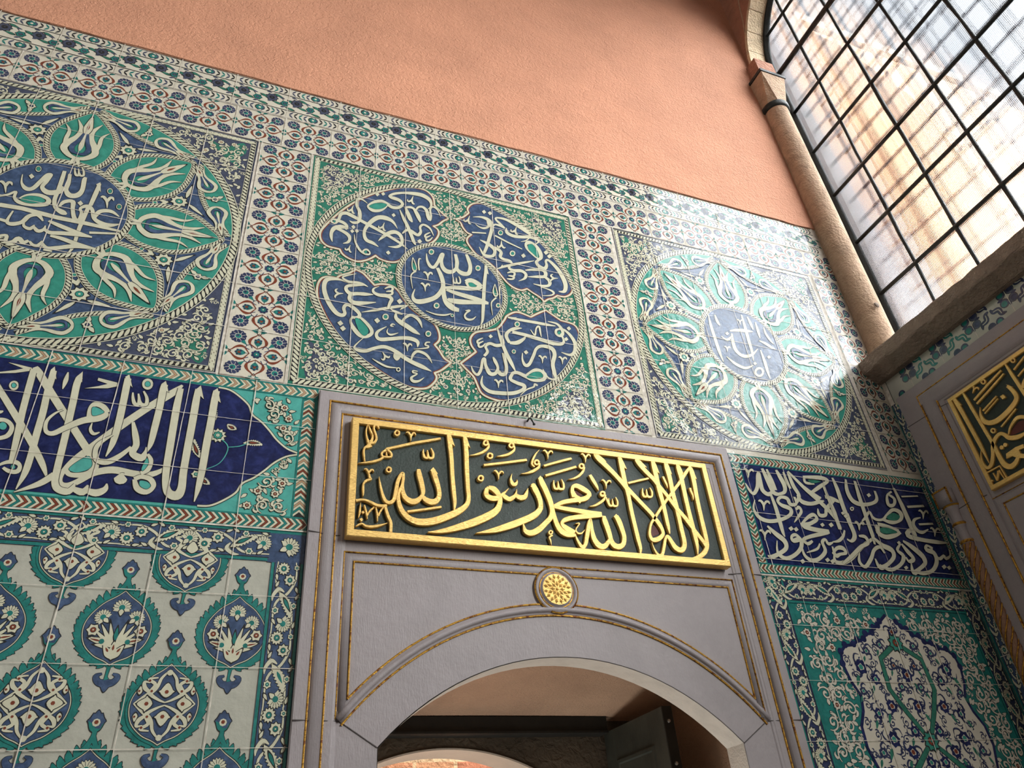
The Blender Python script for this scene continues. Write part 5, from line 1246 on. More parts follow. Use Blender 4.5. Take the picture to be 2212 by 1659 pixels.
# -- rosette bands
def ros_strip(label, cells, size):
    cx_ = sum(c[0] for c in cells)/len(cells); cz_ = sum(c[1] for c in cells)/len(cells)
    p = panel('rosette_tile_border', (cx_, 0, cz_), label, 'tile border', 'red rosette tile borders')
    a = Art()
    for x, z in cells: a.stamp(ROS, (x, z), sx=size[0], sy=size[1])
    x0 = min(c[0] for c in cells)-size[0]/2; x1 = max(c[0] for c in cells)+size[0]/2
    z0 = min(c[1] for c in cells)-size[1]/2; z1 = max(c[1] for c in cells)+size[1]/2
    a.build('glazed_rosettes', p, FA)
    gr = Art()
    xs = sorted({round(c[0]-size[0]/2, 4) for c in cells} | {round(x1, 4)}); zs = sorted({round(c[1]-size[1]/2, 4) for c in cells} | {round(z1, 4)})
    grout_lines(gr, xs, zs, x0, z0, x1, z1, 26, .0045, len(cells))
    gr.build('grout', p, FA)
ros_strip('long horizontal band of red rosette tiles under the topmost flower band', [(.122+.24*k, 4.974) for k in range(-8, 15)], (.24, .232))
VZ = [3.535+.24*k for k in range(6)]
ros_strip('vertical strip of red rosette tiles directly left of the four-cartouche roundel panel', [(.03, z) for z in VZ], (.246, .24))
ros_strip('vertical strip of red rosette tiles right of the four-cartouche roundel, above the gilded door plaque', [(1.735, z) for z in VZ], (.246, .24))
ros_strip('vertical strip of red rosette tiles in the room corner below the window sill', [(3.462, z) for z in VZ], (.2, .24))

# -- the roundels with petals
def tulip(a, base, ang, L, lay, small=False):
    M = np.array([[math.cos(ang), -math.sin(ang)], [math.sin(ang), math.cos(ang)]])
    T = lambda pts, s: [(*(M@np.array((t*L, s*y*L))+base), w*L) for t, y, w in pts]
    o = ('ink', lay-1, .0035)
    for s in (-1, 1):
        a.stroke('cream', lay, T([(.1, 0, .05), (.14, .1, .07), (.26, .185, .085), (.4, .15, .085), (.54, .08, .075), (.7, .07, .06), (.88, .15, .01)], s), k=4, out=o)
        a.stroke('cobalt', lay+2, T([(.2, .0, .03), (.22, .07, .055), (.32, .1, .06), (.45, .055, .05), (.62, .02, .03)], s), k=4, out=('ink', lay+1, .002))
        if not small:
            a.stroke('cream', lay, T([(.3, .2, .02), (.45, .2, .05), (.62, .2, .04), (.74, .27, .006)], s), k=4, out=o)
            a.stroke('cream', lay, T([(-.04, .06, .012), (.05, .03, .045), (.12, 0, .06)], s), k=3, out=o)
    a.stroke('cream', lay+3, T([(.26, 0, .02), (.36, 0, .06), (.5, 0, .035), (.62, 0, .02)], 1), k=3)
    leaf(a, 'cream', lay+1, M@np.array((.58*L, 0))+base, ang, .42*L, .1*L); leaf(a, 'red', lay+4, M@np.array((.7*L, 0))+base, ang, .14*L, .03*L, None)
def roundel(cx_, cz_, label, text, seed, half=.722):
    p = panel('roundel_tile_panel', (cx_, 0, cz_), label, 'tile panel', 'square roundel tile panels')
    c = np.array((cx_, cz_)); R = .70
    a = Art(); a.rect('slate', 0, cx_-half, cz_-half, cx_+half, cz_+half)
    ins = lambda x, y: abs(x-cx_) < half-.04 and abs(y-cz_) < half-.04 and math.hypot(x-cx_, y-cz_) > R+.018
    for sx in (-1, 1):                                 # green corner patches
        for sy in (-1, 1):
            q = c+np.array((sx, sy))*(half-.13)
            a.blob('green', 1, [q+np.array((sx*x, sy*y)) for x, y in ((-.1, .07), (-.02, .03), (.06, .09), (.08, .02), (.04, -.04), (.07, -.1), (0, -.05), (-.05, .0))])
    rumi(a, (cx_-half, cz_-half, cx_+half, cz_+half), ins, .058, 'cream', 4, seed, flowers=('cream', 'tan'))
    a.build('spandrel_scrolls', p, FA)
    a = Art(); s = half-.022
    rope(a, [(cx_-s, cz_-s), (cx_+s, cz_-s), (cx_+s, cz_+s), (cx_-s, cz_+s)], .034, 8, True)
    a.build('rope_frame', p, FA)
    a = Art(); a.poly('cobalt', 3, circ(c, R)); rope(a, circ(c, R, 120), .038, 10, True)
    for k in range(8):                                 # blue gaps with a daisy
        t = (k+.5)*PI/4; e = np.array((math.cos(t), math.sin(t))); f_ = np.array((-e[1], e[0]))
        daisy(a, c+e*.475, .036, 12, 'cream', 'turq', 9)
        for s in (-1, 1):
            leaf(a, 'cream', 11, c+e*.43+f_*s*.004, t+PI+s*.5, .05, .014)
            leaf(a, 'cream', 11, c+e*.51+f_*s*.02, t+s*1.05, .085, .016)
        a.disc('cream', 11, c+e*.375, .011, 8); a.disc('turq', 12, c+e*.375, .007, 8)
    a.build('starry_ground', p, FA)
    for k in range(8):
        t = k*PI/4; e = np.array((math.cos(t), math.sin(t))); f_ = np.array((-e[1], e[0]))
        b = Art()
        side = [(.262, .075), (.33, .118), (.42, .135), (.5, .118), (.57, .075), (.645, .0)]
        P = [c+e*r+f_*w for r, w in side]+[c+e*r-f_*w for r, w in side[::-1]][1:]
        P = cat_rom(P, 5)
        b.poly('turq', 12, np.vstack([P, [c+e*.25]])); rope(b, P, .026, 14)
        tulip(b, c+e*.275, t, .33, 16)
        b.build('petal', p, FA)
        b = Art(); t += PI/8
        e = np.array((math.cos(t), math.sin(t))); f_ = np.array((-e[1], e[0]))
        inner = cat_rom([c+(R-.03)*np.array((math.cos(t+d), math.sin(t+d)))*1.0 if abs(d) > .3 else c+e*q*math.cos(d)+f_*q*math.sin(d) for d, q in ((-.355, 0), (-.25, .625), (-.13, .59), (0, .578), (.13, .59), (.25, .625), (.355, 0))], 5)
        b.poly('turq', 12, np.vstack([inner, circ(c, R-.019, 14, t+.355, t-.355)])); rope(b, inner, .024, 14)
        for s in (-1, 1): tulip(b, c+e*.625+f_*s*.028, t+s*(PI/2+.12), .2, 16, True)
        daisy(b, c+e*.63, .019, 17, 'cream', 'navy', 6, 'ink')
        for s in (-1, 1): leaf(b, 'cream', 16, c+e*(.63+s*.012)+f_*.006, t+s*.3+(PI if s < 0 else 0), .03, .016)
        b.build('rim_petal', p, FA)
    b = Art(); b.poly('cobalt', 19, circ(c, .272)); rope(b, circ(c, .275, 80), .03, 20, True)
    dm = b.build('centre_disc', p, FA)
    b = Art(); letters(b, text, 24); b.build('lettering', dm, FA)
    gr = Art()
    grout_lines(gr, [cx_-half+.2407*k for k in range(7)], [cz_-half+.2407*k for k in range(7)], cx_-half, cz_-half, cx_+half, cz_+half, 32, .0035, seed)
    gr.build('grout', p, FA)
roundel(-.83, 4.132, 'square tile panel with green tulip petals round a legible blue script disc', 'discL', 5)
roundel(2.605, 4.132, 'square tile panel with green tulip petals, glaring with window light beside the room corner', 'discR', 11)

# -- the roundel with four cartouches
def cartouche_roundel():
    cx_, cz_, half = .884, 4.132, .722; c = np.array((cx_, cz_)); R = .695
    p = panel('roundel_tile_panel', (cx_, 0, cz_), 'square tile panel with four blue script cartouches above the doorway plaque', 'tile panel', 'square roundel tile panels')
    outl = {k: cat_rom(next(P for q, P in prims(k) if q == 'O'), 5, True) for k in ('cartA', 'cartB', 'cartC', 'cartD')}
    from mathutils.geometry import intersect_point_tri_2d
    def inpoly(x, y, P):
        i = np.arange(len(P)); j = np.roll(i, 1)
        cnd = ((P[:, 1] > y) != (P[j, 1] > y)) & (x < (P[j, 0]-P[:, 0])*(y-P[:, 1])/(P[j, 1]-P[:, 1]+1e-12)+P[:, 0])
        return bool(cnd.sum() % 2)
    a = Art(); a.rect('green', 0, cx_-half, cz_-half, cx_+half, cz_+half)
    for sx in (-1, 1):
        for sy in (-1, 1):
            q = c+np.array((sx, sy))*(half-.14)
            a.blob('slate', 1, [q+np.array((sx*x, sy*y)) for x, y in ((-.1, .07), (-.02, .05), (.06, .1), (.08, .02), (.05, -.04), (.08, -.1), (0, -.06), (-.06, .0))])
    def ins(x, y):
        r = math.hypot(x-cx_, y-cz_)
        if max(abs(x-cx_), abs(y-cz_)) > half-.042 or abs(r-R) < .022 or r < .3: return False
        return r > R or not any(inpoly(x, y, P) for P in outl.values())
    rumi(a, (cx_-half, cz_-half, cx_+half, cz_+half), ins, .05, 'cream', 4, 21, flowers=('cream', 'slate'))
    a.build('green_scrolls', p, FA)
    a = Art(); s = half-.022
    rope(a, [(cx_-s, cz_-s), (cx_+s, cz_-s), (cx_+s, cz_+s), (cx_-s, cz_+s)], .036, 8, True)
    a.build('rope_frame', p, FA)
    a = Art(); rope(a, circ(c, R, 130), .034, 13, True); a.build('rope_ring', p, FA)
    for k, P in outl.items():
        b = Art(); b.poly('cobalt', 9, P); b.path('red', 10, P, .017, True); b.path('cream', 11, P*1.0+(P-P.mean(0))*.004, .0095, True)
        cp = b.build('script_cartouche', p, FA)
        b = Art(); letters(b, k, 14, ow=.0035); b.build('lettering', cp, FA)
    b = Art(); b.poly('cobalt', 19, circ(c, .27)); rope(b, circ(c, .272, 80), .028, 20, True)
    dm = b.build('centre_disc', p, FA)
    b = Art(); letters(b, 'discC', 24, ow=.0035); b.build('lettering', dm, FA)
    gr = Art()
    grout_lines(gr, [cx_-half+.2407*k for k in range(7)], [cz_-half+.2407*k for k in range(7)], cx_-half, cz_-half, cx_+half, cz_+half, 32, .003, 9)
    gr.build('grout', p, FA)
cartouche_roundel()

# -- the inscription friezes
def frieze_left():
    p = panel('inscription_tile_panel', (-.6, 0, 3.09), 'deep blue tile frieze of large white script with pointed end, left of the doorway', 'tile panel', 'script frieze panels')
    x0, x1, z0, z1 = -2.2, .2895, 2.777, 3.408
    a = Art(); a.rect('aqua', 0, x0, z0, x1, z1)
    bx1, bz0, bz1 = .228, 2.838, 3.352
    rumi(a, (-.2, bz0, bx1, bz1), lambda x, y: x > -.12 and x < bx1-.004 and bz0 < y < bz1 and (abs(y-3.1) > .26*max(0, min(1, (.2-x)/.2)) or x > .2), .06, 'cream', 3, 4, flowers=('cream', 'red'))
    a.build('turquoise_spandrels', p, FA)
    b = Art()
    up = [(-.089, 0.254), (-.05, .25), (-.012, .228), (.03, .19), (.048, .15), (.085, .122), (.118, .088), (.15, .05), (.19, .018), (.232, .003)]
    P = [(x0, 3.096+.256)]+[(x, 3.096+d) for x, d in up]+[(x, 3.096-d*.99) for x, d in up[::-1]]+[(x0, 3.096-.256)]
    Q = np.vstack([P[:1], cat_rom(P[1:11], 4), cat_rom(P[11:-1], 4), P[-1:]])
    b.poly('deep', 6, Q); b.path('cream', 7, Q[1:-1], .007); b.path('ink', 6, Q[1:-1], .012)
    f = b.build('blue_field', p, FA)
    b = Art(); letters(b, 'inscL', 11, ink='ink', ow=.004, teal='aqua')
    b.build('lettering', f, FA)
    b = Art()                                          # flowers at the pointed end
    o = ('ink', 11, .003)
    for (x, z, r, L) in ((-.078, 3.2, PI/2+.1, .085), (-.105, 3.03, PI/2+.35, .085), (.03, 3.115, -.05, .07), (-.06, 2.93, 2.4, .05), (.0, 3.17, 2.6, .04)):
        saz(b, (x, z), r, L, .026, 12, 'cream', 'red')
    daisy(b, (-.062, 3.135), .03, 13, 'cream', 'red', 11); daisy(b, (-.062, 3.135), .017, 17, 'turq', 'cream', 8)
    daisy(b, (-.112, 2.965), .016, 13, 'cream', 'turq', 6)
    b.stroke('aqua', 11, [(-.06, 3.13, .004), (-.02, 3.09, .004), (-.04, 3.02, .003), (-.1, 2.98, .003)]); b.stroke('aqua', 11, [(-.02, 3.09, .003), (.02, 3.1, .004), (.05, 3.12, .003)])
    b.build('flower_spray', f, FA)
    b = Art()
    chevron(b, (x0, 3.381), (x1, 3.381), .055, 4); chevron(b, (x0, 2.806), (x1, 2.806), .055, 4, ('cream', 'teal', 'cream', 'red'))
    chevron(b, (.257, 2.835), (.257, 3.352), .055, 5, ('cream', 'teal', 'cream', 'tan', 'cream', 'teal', 'cream', 'red'))
    b.build('chevron_border', p, FA)
    gr = Art(); grout_lines(gr, [-.669+.2385*k for k in range(-5, 4)], [3.214, 2.985], x0, z0, x1, z1, 30, .0035, 2)
    gr.build('grout', p, FA)
frieze_left()
def frieze_right():
    p = panel('inscription_tile_panel', (2.92, 0, 3.07), 'dark blue tile frieze crowded with pale script, right of the marble doorway', 'tile panel', 'script frieze panels')
    x0, x1, z0, z1 = 2.27, 3.562, 2.757, 3.378
    a = Art(); a.rect('deep', 0, x0, z0, x1, z1); f = a.build('blue_field', p, FA)
    b = Art(); letters(b, 'inscR', 11, ow=.003, teal='green'); b.build('lettering', f, FA)
    b = Art(); cs = ('cream', 'green', 'cream', 'red')
    w = .052
    chevron(b, (x0+.01, z1-w/2), (x1, z1-w/2), w, 4, cs); chevron(b, (x1, z0+w/2), (x0+.01, z0+w/2), w, 4, cs)
    chevron(b, (x0+w/2+.012, z1-w), (x0+w/2+.012, z0+w), w, 5, cs); chevron(b, (x1-w/2+.01, z1-w), (x1-w/2+.01, z0+w), w*.7, 5, cs)
    b.build('chevron_border', p, FA)
    b = Art(); b.rect('white', 1, x0, z1, x1, z1+.03); b.build('plain_edge_strip', p, FA)
    gr = Art(); grout_lines(gr, [2.355+.2385*k for k in range(6) if 2.355+.2385*k < 3.55], [3.29, 3.06, 2.83], x0, z0, x1, z1, 30, .003, 5)
    gr.build('grout', p, FA)
frieze_right()

# -- lower left: medallions on a white ground inside a flower border
def medallion_panel():
    p = panel('medallion_tile_panel', (-.4, 0, 2.2), 'grey-white tile panel of green-wreathed medallions in a blue flower border', 'tile panel')
    x0, x1, z0, z1 = -1.9, .2895, .9, 2.776
    a = Art(); a.rect('greywhite', 0, x0, z0, x1, z1); a.build('white_ground', p, FA)
    for i in range(-6, 4):
        kind = 'flowers' if i % 2 == 0 else 'arabesque'
        for j in range(-3, 3):
            x = -.252+.1725*i; z = 2.413+.46*j if i % 2 == 0 else 2.19+.46*j
            if z > 2.7 or x > .25: continue
            b = Art(); b.stamp(MED[kind], (x, z))
            # the border cuts the outermost medallions
            b.it = [q for q in b.it if q[2][:, 1].min() < 2.668 and q[2][:, 0].min() < .192]
            b.build('%s_medallion' % ('flower' if kind == 'flowers' else 'arabesque'), p, FA)
    b = Art()
    for k in range(9): b.stamp(BAND, (.288-.118-.12-.24*k+.0, 2.718), sx=1)
    for k in range(8): b.stamp(BAND, (.2352, 2.66-.12-.238*k), rot=-PI/2, sx=1, sy=.92)
    b.rect('cobalt', 2, .166, 2.656, .2895, 2.776); b.rect('teal', 3, .166, 2.764, .2895, 2.776); carnation(b, (.235, 2.715), .036, .5, 10)
    b.it = [(m_, l_+14, q, f) for m_, l_, q, f in b.it]
    b.build('flower_border', p, FA)
    gr = Art(); grout_lines(gr, [-.905, -.667, -.428, -.19, .05], [2.533, 2.3, 2.066, 1.83, 1.6], x0, z0, x1, z1, 34, .0032, 8)
    gr.line('grout', 33, (x0, 2.7775), (x1, 2.7775), .006)
    gr.build('grout', p, FA)
medallion_panel()

# -- lower right: flowering niche
def niche_panel():
    p = panel('niche_tile_panel', (2.92, 0, 2.2), 'shadowed tile panel with a scalloped niche of blue flowers in the corner', 'tile panel')
    x0, x1, z0, z1 = 2.27, 3.562, .9, 2.745
    a = Art(); a.rect('teal', 0, x0, z0, x1, z1)
    mid = 2.93; ix0, ix1, iz = 2.405, 3.455, 2.63
    half_ = [(0, 2.6), (.05, 2.565), (.07, 2.545), (.1, 2.535), (.12, 2.51), (.16, 2.505), (.18, 2.48), (.22, 2.475), (.25, 2.455), (.3, 2.45), (.335, 2.42), (.345, 2.37), (.33, 2.3), (.3, 2.24), (.315, 2.18), (.35, 2.12), (.355, 2.04), (.33, 1.96), (.31, 1.9), (.33, 1.82), (.36, 1.74), (.36, z0)]
    N = [(mid-x, z) for x, z in half_]+[(mid+x, z) for x, z in half_[::-1]][:-1]
    NP = np.array(N)
    def inn(x, y):
        j = np.roll(np.arange(len(NP)), 1)
        return bool(((((NP[:, 1] > y) != (NP[j, 1] > y)) & (x < (NP[j, 0]-NP[:, 0])*(y-NP[:, 1])/(NP[j, 1]-NP[:, 1]+1e-12)+NP[:, 0])).sum()) % 2)
    rumi(a, (ix0, 1.5, ix1, iz), lambda x, y: ix0 < x < ix1 and y < iz and not inn(x, y), .075, 'white', 3, 31, flowers=('white', 'red'))
    a.build('green_spandrels', p, FA)
    b = Art(); b.poly('white', 6, NP); b.path('deep', 7, NP, .014)
    for x, z in half_[1:12]:
        for s in (-1, 1): b.disc('deep', 7, (mid+s*x, z+.004), .016, 10)
    rumi(b, (mid-.36, 1.5, mid+.36, 2.62), inn, .075, 'navy', 8, 33, ink=None, r=.017, fill=False)
    fl_ = [(.0, 2.52, .026), (.0, 2.33, .032), (.06, 2.37, .02), (.055, 2.28, .022), (.1, 2.46, .022), (.19, 2.43, .022), (.25, 2.36, .034), (.19, 2.31, .026), (.28, 2.26, .02), (.15, 2.2, .03), (.235, 2.17, .026), (.0, 2.2, .03), (.07, 2.1, .026), (.2, 2.07, .034), (.12, 2.02, .03), (.28, 2.02, .024), (.04, 1.98, .026), (.16, 1.94, .03), (.25, 1.93, .024), (.09, 1.88, .03), (.2, 1.84, .026)]
    for x, z, r in fl_:
        for s in ((-1, 1) if x else (1,)):
            c = (mid+s*x, z)
            for q in range(3):
                t = 2.1*q+x*20
                b.stroke('navy', 9, [(c[0], c[1], .006), (c[0]+s*r*1.1*math.cos(t), c[1]+r*1.1*math.sin(t), .009), (c[0]+s*r*1.7*math.cos(t+.5), c[1]+r*1.7*math.sin(t+.5), .007), (c[0]+s*r*1.6*math.cos(t+.95), c[1]+r*1.6*math.sin(t+.95), .002)], k=3)
            b.disc('deep' if r > .025 else 'navy', 10, c, r, 14, r*.78)
            b.disc('white', 11, c, r*.5, 9, r*.36); b.disc('red' if int(x*100) % 3 == 0 else 'turq', 12, c, r*.34, 8)
            leaf(b, 'green', 10, np.array((c[0]+s*r*.8, c[1]-r)), -PI/2+s*.5, r*1.5, r*.5, None)
    for s in (-1, 1):
        b.path('green', 12, [(mid+s*.0, 2.47), (mid+s*.12, 2.4), (mid+s*.13, 2.27), (mid+s*.08, 2.18), (mid+s*.0, 2.06), (mid+s*.1, 1.98), (mid+s*.2, 1.9)], .022)
        b.path('ink', 11, [(mid+s*.0, 2.47), (mid+s*.12, 2.4), (mid+s*.13, 2.27), (mid+s*.08, 2.18), (mid+s*.0, 2.06), (mid+s*.1, 1.98), (mid+s*.2, 1.9)], .027)
    for z in (2.47, 2.06): daisy(b, (mid, z), .04, 14, 'turq', 'red', 9)
    b.build('flowering_niche', p, FA)
    b = Art()
    for k in range(6): b.stamp(BAND, (x0+.12+.24*k, z1-.057), sx=-1 if k % 2 else 1, sy=1)
    for k in range(7):
        b.stamp(BAND, (x0+.06, z1-.12-.236*k), rot=PI/2, sx=1, sy=1); b.stamp(BAND, (x1-.055, z1-.12-.236*k), rot=PI/2, sx=1, sy=.9)
    b.it = [(('navy' if m_ == 'cobalt' else m_), l_+12, q, f) for m_, l_, q, f in b.it if q[:, 0].max() < 3.59]
    b.build('flower_border', p, FA)
    gr = Art(); grout_lines(gr, [2.47+.232*k for k in range(5)], [2.53, 2.297, 2.065, 1.83, 1.6], x0, z0, x1, z1, 34, .003, 8)
    gr.line('grout', 33, (x0, 2.75), (x1, 2.75), .007)
    gr.build('grout', p, FA)
niche_panel()

# ================================================================== MARBLE DOORWAY
MH = .03
def doorway():
    p = thing('marble_door_surround', (1.27, 0, 0), 'grey marble doorway with gilded fillets and segmental arch in the middle of the tiled wall', 'door surround')
    D = arch_pts(1.268, 1.3875, .9746, .5644, 1.969, 0)
    g = Geo()
    g.prism([(.290, 0)]+D+[(2.256, 0), (2.256, 3.388), (.290, 3.388)], FA, -.099, .014)
    slab = g.build('marble_slab', 'marble', p)
    # outer moulded frame (up the left, across, down the right); offsets run inward
    path = [(2.256, .02), (2.256, 3.388), (.290, 3.388), (.290, .02)]
    prof = [(0, .0005), (0, .026), (.004, .030), (.043, .030), (.047, .026), (.052, .024)]
    g = Geo(); g.sweep(path, prof, FA); g.build('frame_margin', 'marble', p)
    prof = [(.052, .014), (.052, .024)]+[(.0735+.0205*math.cos(t), .024+.017*math.sin(t)) for t in np.linspace(PI, 0, 9)]+[(.096, .024), (.1, .02), (.1, .014)]
    g = Geo(); g.sweep(path, prof, FA); g.build('frame_roll', 'marble', p, True)
    prof = [(.1, .0145), (.1, .021), (.126, .021), (.130, .019), (.138, .0175), (.142, .0145)]
    g = Geo(); g.sweep(path, prof, FA); g.build('frame_inner_margin', 'marble', p)
    def fillet(path, off, w, h, closed=False, name='gold_fillet', mat='worn_gold'):
        g = Geo(); g.sweep(path, [(off-w/2, h-.004), (off-w*.35, h+.0015), (off, h+.0028), (off+w*.35, h+.0015), (off+w/2, h-.004)], FA, closed)
        return g.build(name, mat, p)
    fillet(path, .0455, .008, .030); fillet(path, .0975, .008, .0245)
    low = [(2.1, 2.145), (2.1, 2.709), (.427, 2.709), (.427, 2.145)]
    fillet(low, 0, .006, .0175)
    # spandrel panel above the arch
    cx_, R1, R2 = 1.272, 1.104, 1.0725
    z1 = 1.4547; z2 = 1.4418
    xi0, xi1, zt = .463, 2.069, 2.674
    arc1 = [(cx_+R1*math.cos(t), z1+R1*math.sin(t)) for t in np.linspace(math.acos((xi0-cx_)/R1), math.acos((xi1-cx_)/R1), 40)]
    fillet([(xi1, arc1[-1][1]), (xi1, zt), (xi0, zt), (xi0, arc1[0][1])], 0, .007, .0175)
    fillet(arc1, 0, .008, .0185, name='arch_fillet')
    t0 = math.acos((.447-cx_)/R2); t1 = math.acos((2.097-cx_)/R2)
    arc2 = [(cx_+R2*math.cos(t), z2+R2*math.sin(t)) for t in np.linspace(t0, t1, 44)]
    fillet(arc2, 0, .008, .0175, name='arch_fillet')
    g = Geo()
    amid = [((a_[0]+b_[0])/2, (a_[1]+b_[1])/2) for a_, b_ in zip([(cx_+R1*math.cos(t), z1+R1*math.sin(t)) for t in np.linspace(t0, t1, 44)], arc2)]
    g.sweep(amid, [(-.019, .0145), (-.019, .017)]+[(-.015+.0, .0185)]+[(.011*math.cos(t), .018+.010*math.sin(t)) for t in np.linspace(PI, 0, 7)]+[(.017, .0185), (.019, .0145)], FA)
    g.build('arch_moulding', 'marble', p, True)
    g = Geo()
    g.sweep([(2.1, 2.15), (2.1, 2.709), (.427, 2.709), (.427, 2.15)], [(.004, .0145), (.006, .018), (.014, .023), (.022, .023), (.03, .018), (.032, .0145)], FA)
    g.build('panel_moulding', 'marble', p, True)
    # joints between the marble blocks
    g = Geo()
    for q in ([(.292, 2.139), (.44, 2.139), (.5644, 2.061)], [(2.254, 2.139), (2.1, 2.139), (1.969, 2.061)], [(.292, 2.772), (.385, 2.765), (.43, 2.77)], [(2.09, 2.735), (2.16, 2.74), (2.254, 2.735)]):
        g.tube([FA(u, v, .0335 if (u < .333 or u > 2.21) else .0145 if .4 < u < 2.11 else .024) for u, v in q], .0022, 6)
    g.build('block_joint', 'joint_mortar', p)
    # underside of the arch, limewashed
    g = Geo(); n = len(D)
    k = .003
    g.add([(u*1, -.0135, v) for u, v in [(1.268+(u-1.268)*(1-k), v-.003*(i not in (0, n-1))) for i, (u, v) in enumerate(D)]]+[(1.268+(u-1.268)*(1-k), .0985, v-.003*(i not in (0, n-1))) for i, (u, v) in enumerate(D)], [(i, i+1, n+i+1, n+i) for i in range(n-1)])
    g.build('arch_soffit', 'pale_marble', p)
    # gilded boss over the crown of the arch
    c = (1.251, -.0145, 2.613)
    g = Geo(); g.lathe([(.092, 0), (.092, .006), (.086, .012), (.078, .012), (.074, .005), (.07, .004), (.066, .014), (.06, .016)], c, 40, axis='y'); ring = g.build('boss_ring', 'marble', p, True)
    g = Geo(); g.lathe([(.0925, .005), (.094, .009), (.089, .012), (.087, .008)], c, 40, axis='y'); g.lathe([(.0735, .004), (.072, .008), (.069, .008), (.067, .004)], c, 40, axis='y'); g.build('boss_fillet', 'worn_gold', p)
    g = Geo()
    g.lathe([(.062, .012), (.061, .017), (.03, .019), (.0005, .0195)], c, 36, axis='y')
    def pet(r0, r1, w, ang, h):
        e = (math.cos(ang), math.sin(ang)); f_ = (-e[1], e[0])
        P = [(r0, 0), ((r0+r1)/2, w), (r1, 0), ((r0+r1)/2, -w)]
        V_ = [(c[0]+e[0]*r+f_[0]*q, c[1]-h, c[2]+e[1]*r+f_[1]*q) for r, q in P]+[(c[0]+e[0]*(r0+r1)/2, c[1]-h-.006, c[2]+e[1]*(r0+r1)/2)]
        g.add(V_, [(0, 1, 4), (1, 2, 4), (2, 3, 4), (3, 0, 4)])
    for i in range(8): pet(.006, .034, .009, i*PI/4, .0185)
    for i in range(8): pet(.02, .046, .008, (i+.5)*PI/4, .0182)
    for i in range(16): pet(.036, .06, .0075, (i+.5)*PI/8, .0175)
    g.lathe([(.006, .018), (.005, .025), (.0005, .026)], c, 10, axis='y')
    g.build('gold_rosette', 'gold', p)
doorway()

# -- gilded inscription plaque over the door
def plaque(name, label, F, x0, x1, z0, z1, hb, fw, data, cat='plaque'):
    base = F((x0+x1)/2, (z0+z1)/2, hb[0])
    p = thing(name, base, label, cat)
    g = Geo(); g.prism([(x0+.004, z0+.004), (x1-.004, z0+.004), (x1-.004, z1-.004), (x0+.004, z1-.004)], F, hb[0], hb[1]); g.build('green_board', 'green_board', p)
    g = Geo(); g.sweep([(x0, z0), (x1, z0), (x1, z1), (x0, z1)], [(0, hb[0]), (0, hb[2]-.003), (.003, hb[2]), (fw-.002, hb[2]), (fw, hb[2]-.003), (fw, hb[1]-.001)], F, True); g.build('gold_frame', 'gold', p)
    relief(data, 'gold_lettering', p, F, hb[1]-.0005, hb[2]-.001, 'gold', skip=('O', 'G', 'qR'))
    for k, P in prims(data):
        g = Geo()
        if k == 'qR': g.prism([tuple(q) for q in cat_rom(P, 5, True)], F, hb[1]-.0005, hb[1]+.002)
        elif k == 'r':
            c = P[:-1, :2].mean(0); rr = np.linalg.norm(P[0, :2]-c)
            g.prism([tuple(q) for q in circ(c, rr*.9, 12)], F, hb[1]-.0005, hb[1]+.0015)
        else: continue
        g.build('maroon_counter', 'maroon', p)
    return p
plaque('inscription_plaque', 'long green plaque with gilded relief script and gold frame over the marble doorway arch', FA, .4225, 2.081, 2.752, 3.260, (.0215, .045, .060), .028, 'plaqueA')
p = thing('iron_hook', (1.197, -.03, 3.378), 'small bent iron hook sticking out above the gilded door plaque', 'hook')
g = Geo(); g.tube([(1.197, -.028, 3.376), (1.197, -.05, 3.38), (1.199, -.062, 3.374), (1.205, -.066, 3.356), (1.212, -.064, 3.345)], [.004, .004, .004, .0035, .003], 8); g.lathe([(.0005, -.004), (.006, -.003), (.006, .003), (.0005, .004)], (1.212, -.064, 3.343), 10)
g.build('hook_shank', 'iron', p, True)

# -- the passage behind the arch
g = Geo(); g.box((.1, .1, 0), (.5, 1.5, 3.2)); struct(g.build('wall_passage_west', 'passage_plaster'))
g = Geo(); g.box((2.36, .1, 0), (2.6, 1.5, 3.2)); struct(g.build('wall_passage_east', 'passage_plaster'))
def vault():
    g = Geo(); n = 20
    c0 = [(.5+1.86*i/n, 2.50+.17*math.sin(PI*i/n)) for i in range(n+1)]
    rows = [(.1, 1.0), (.4, .9), (.7, .65), (1.0, .28), (1.2, .03), (1.34, 0)]
    vs = [(x, y, 2.412+(z-2.412)*k) for y, k in rows for x, z in c0]+[(x, .1, 3.2) for x, z in c0]+[(x, 1.34, 3.2) for x, z in c0]
    m_ = n+1; q = len(rows)
    g.add(vs, [(r*m_+i, r*m_+i+1, (r+1)*m_+i+1, (r+1)*m_+i) for r in range(q-1) for i in range(n)]+[(q*m_+i+1, q*m_+i, (q+1)*m_+i, (q+1)*m_+i+1) for i in range(n)])
    struct(g.build('ceiling_passage', 'passage_plaster', smooth=True))
vault()
A2 = arch_pts(1.2, 1.205, 1.08, .72, 1.68, 0)
A2 = [(1.2+(u-1.2), v) for u, v in A2]
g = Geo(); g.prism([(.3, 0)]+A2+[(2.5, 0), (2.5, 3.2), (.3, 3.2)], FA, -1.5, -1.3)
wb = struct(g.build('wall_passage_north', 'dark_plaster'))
g = Geo(); n = len(A2)
g.add([(u*.998+.0024, 1.296, v-.004) for u, v in A2]+[(u*.998+.0024, 1.53, v-.004) for u, v in A2]+[(1.2+(u-1.2)*1.004, 1.296, v+.004) for u, v in A2], [(i, i+1, n+i+1, n+i) for i in range(n-1)]+[(2*n+i, 2*n+i+1, i+1, i) for i in range(n-1)])
g.build('limewashed_reveal', 'white_plaster', wb)
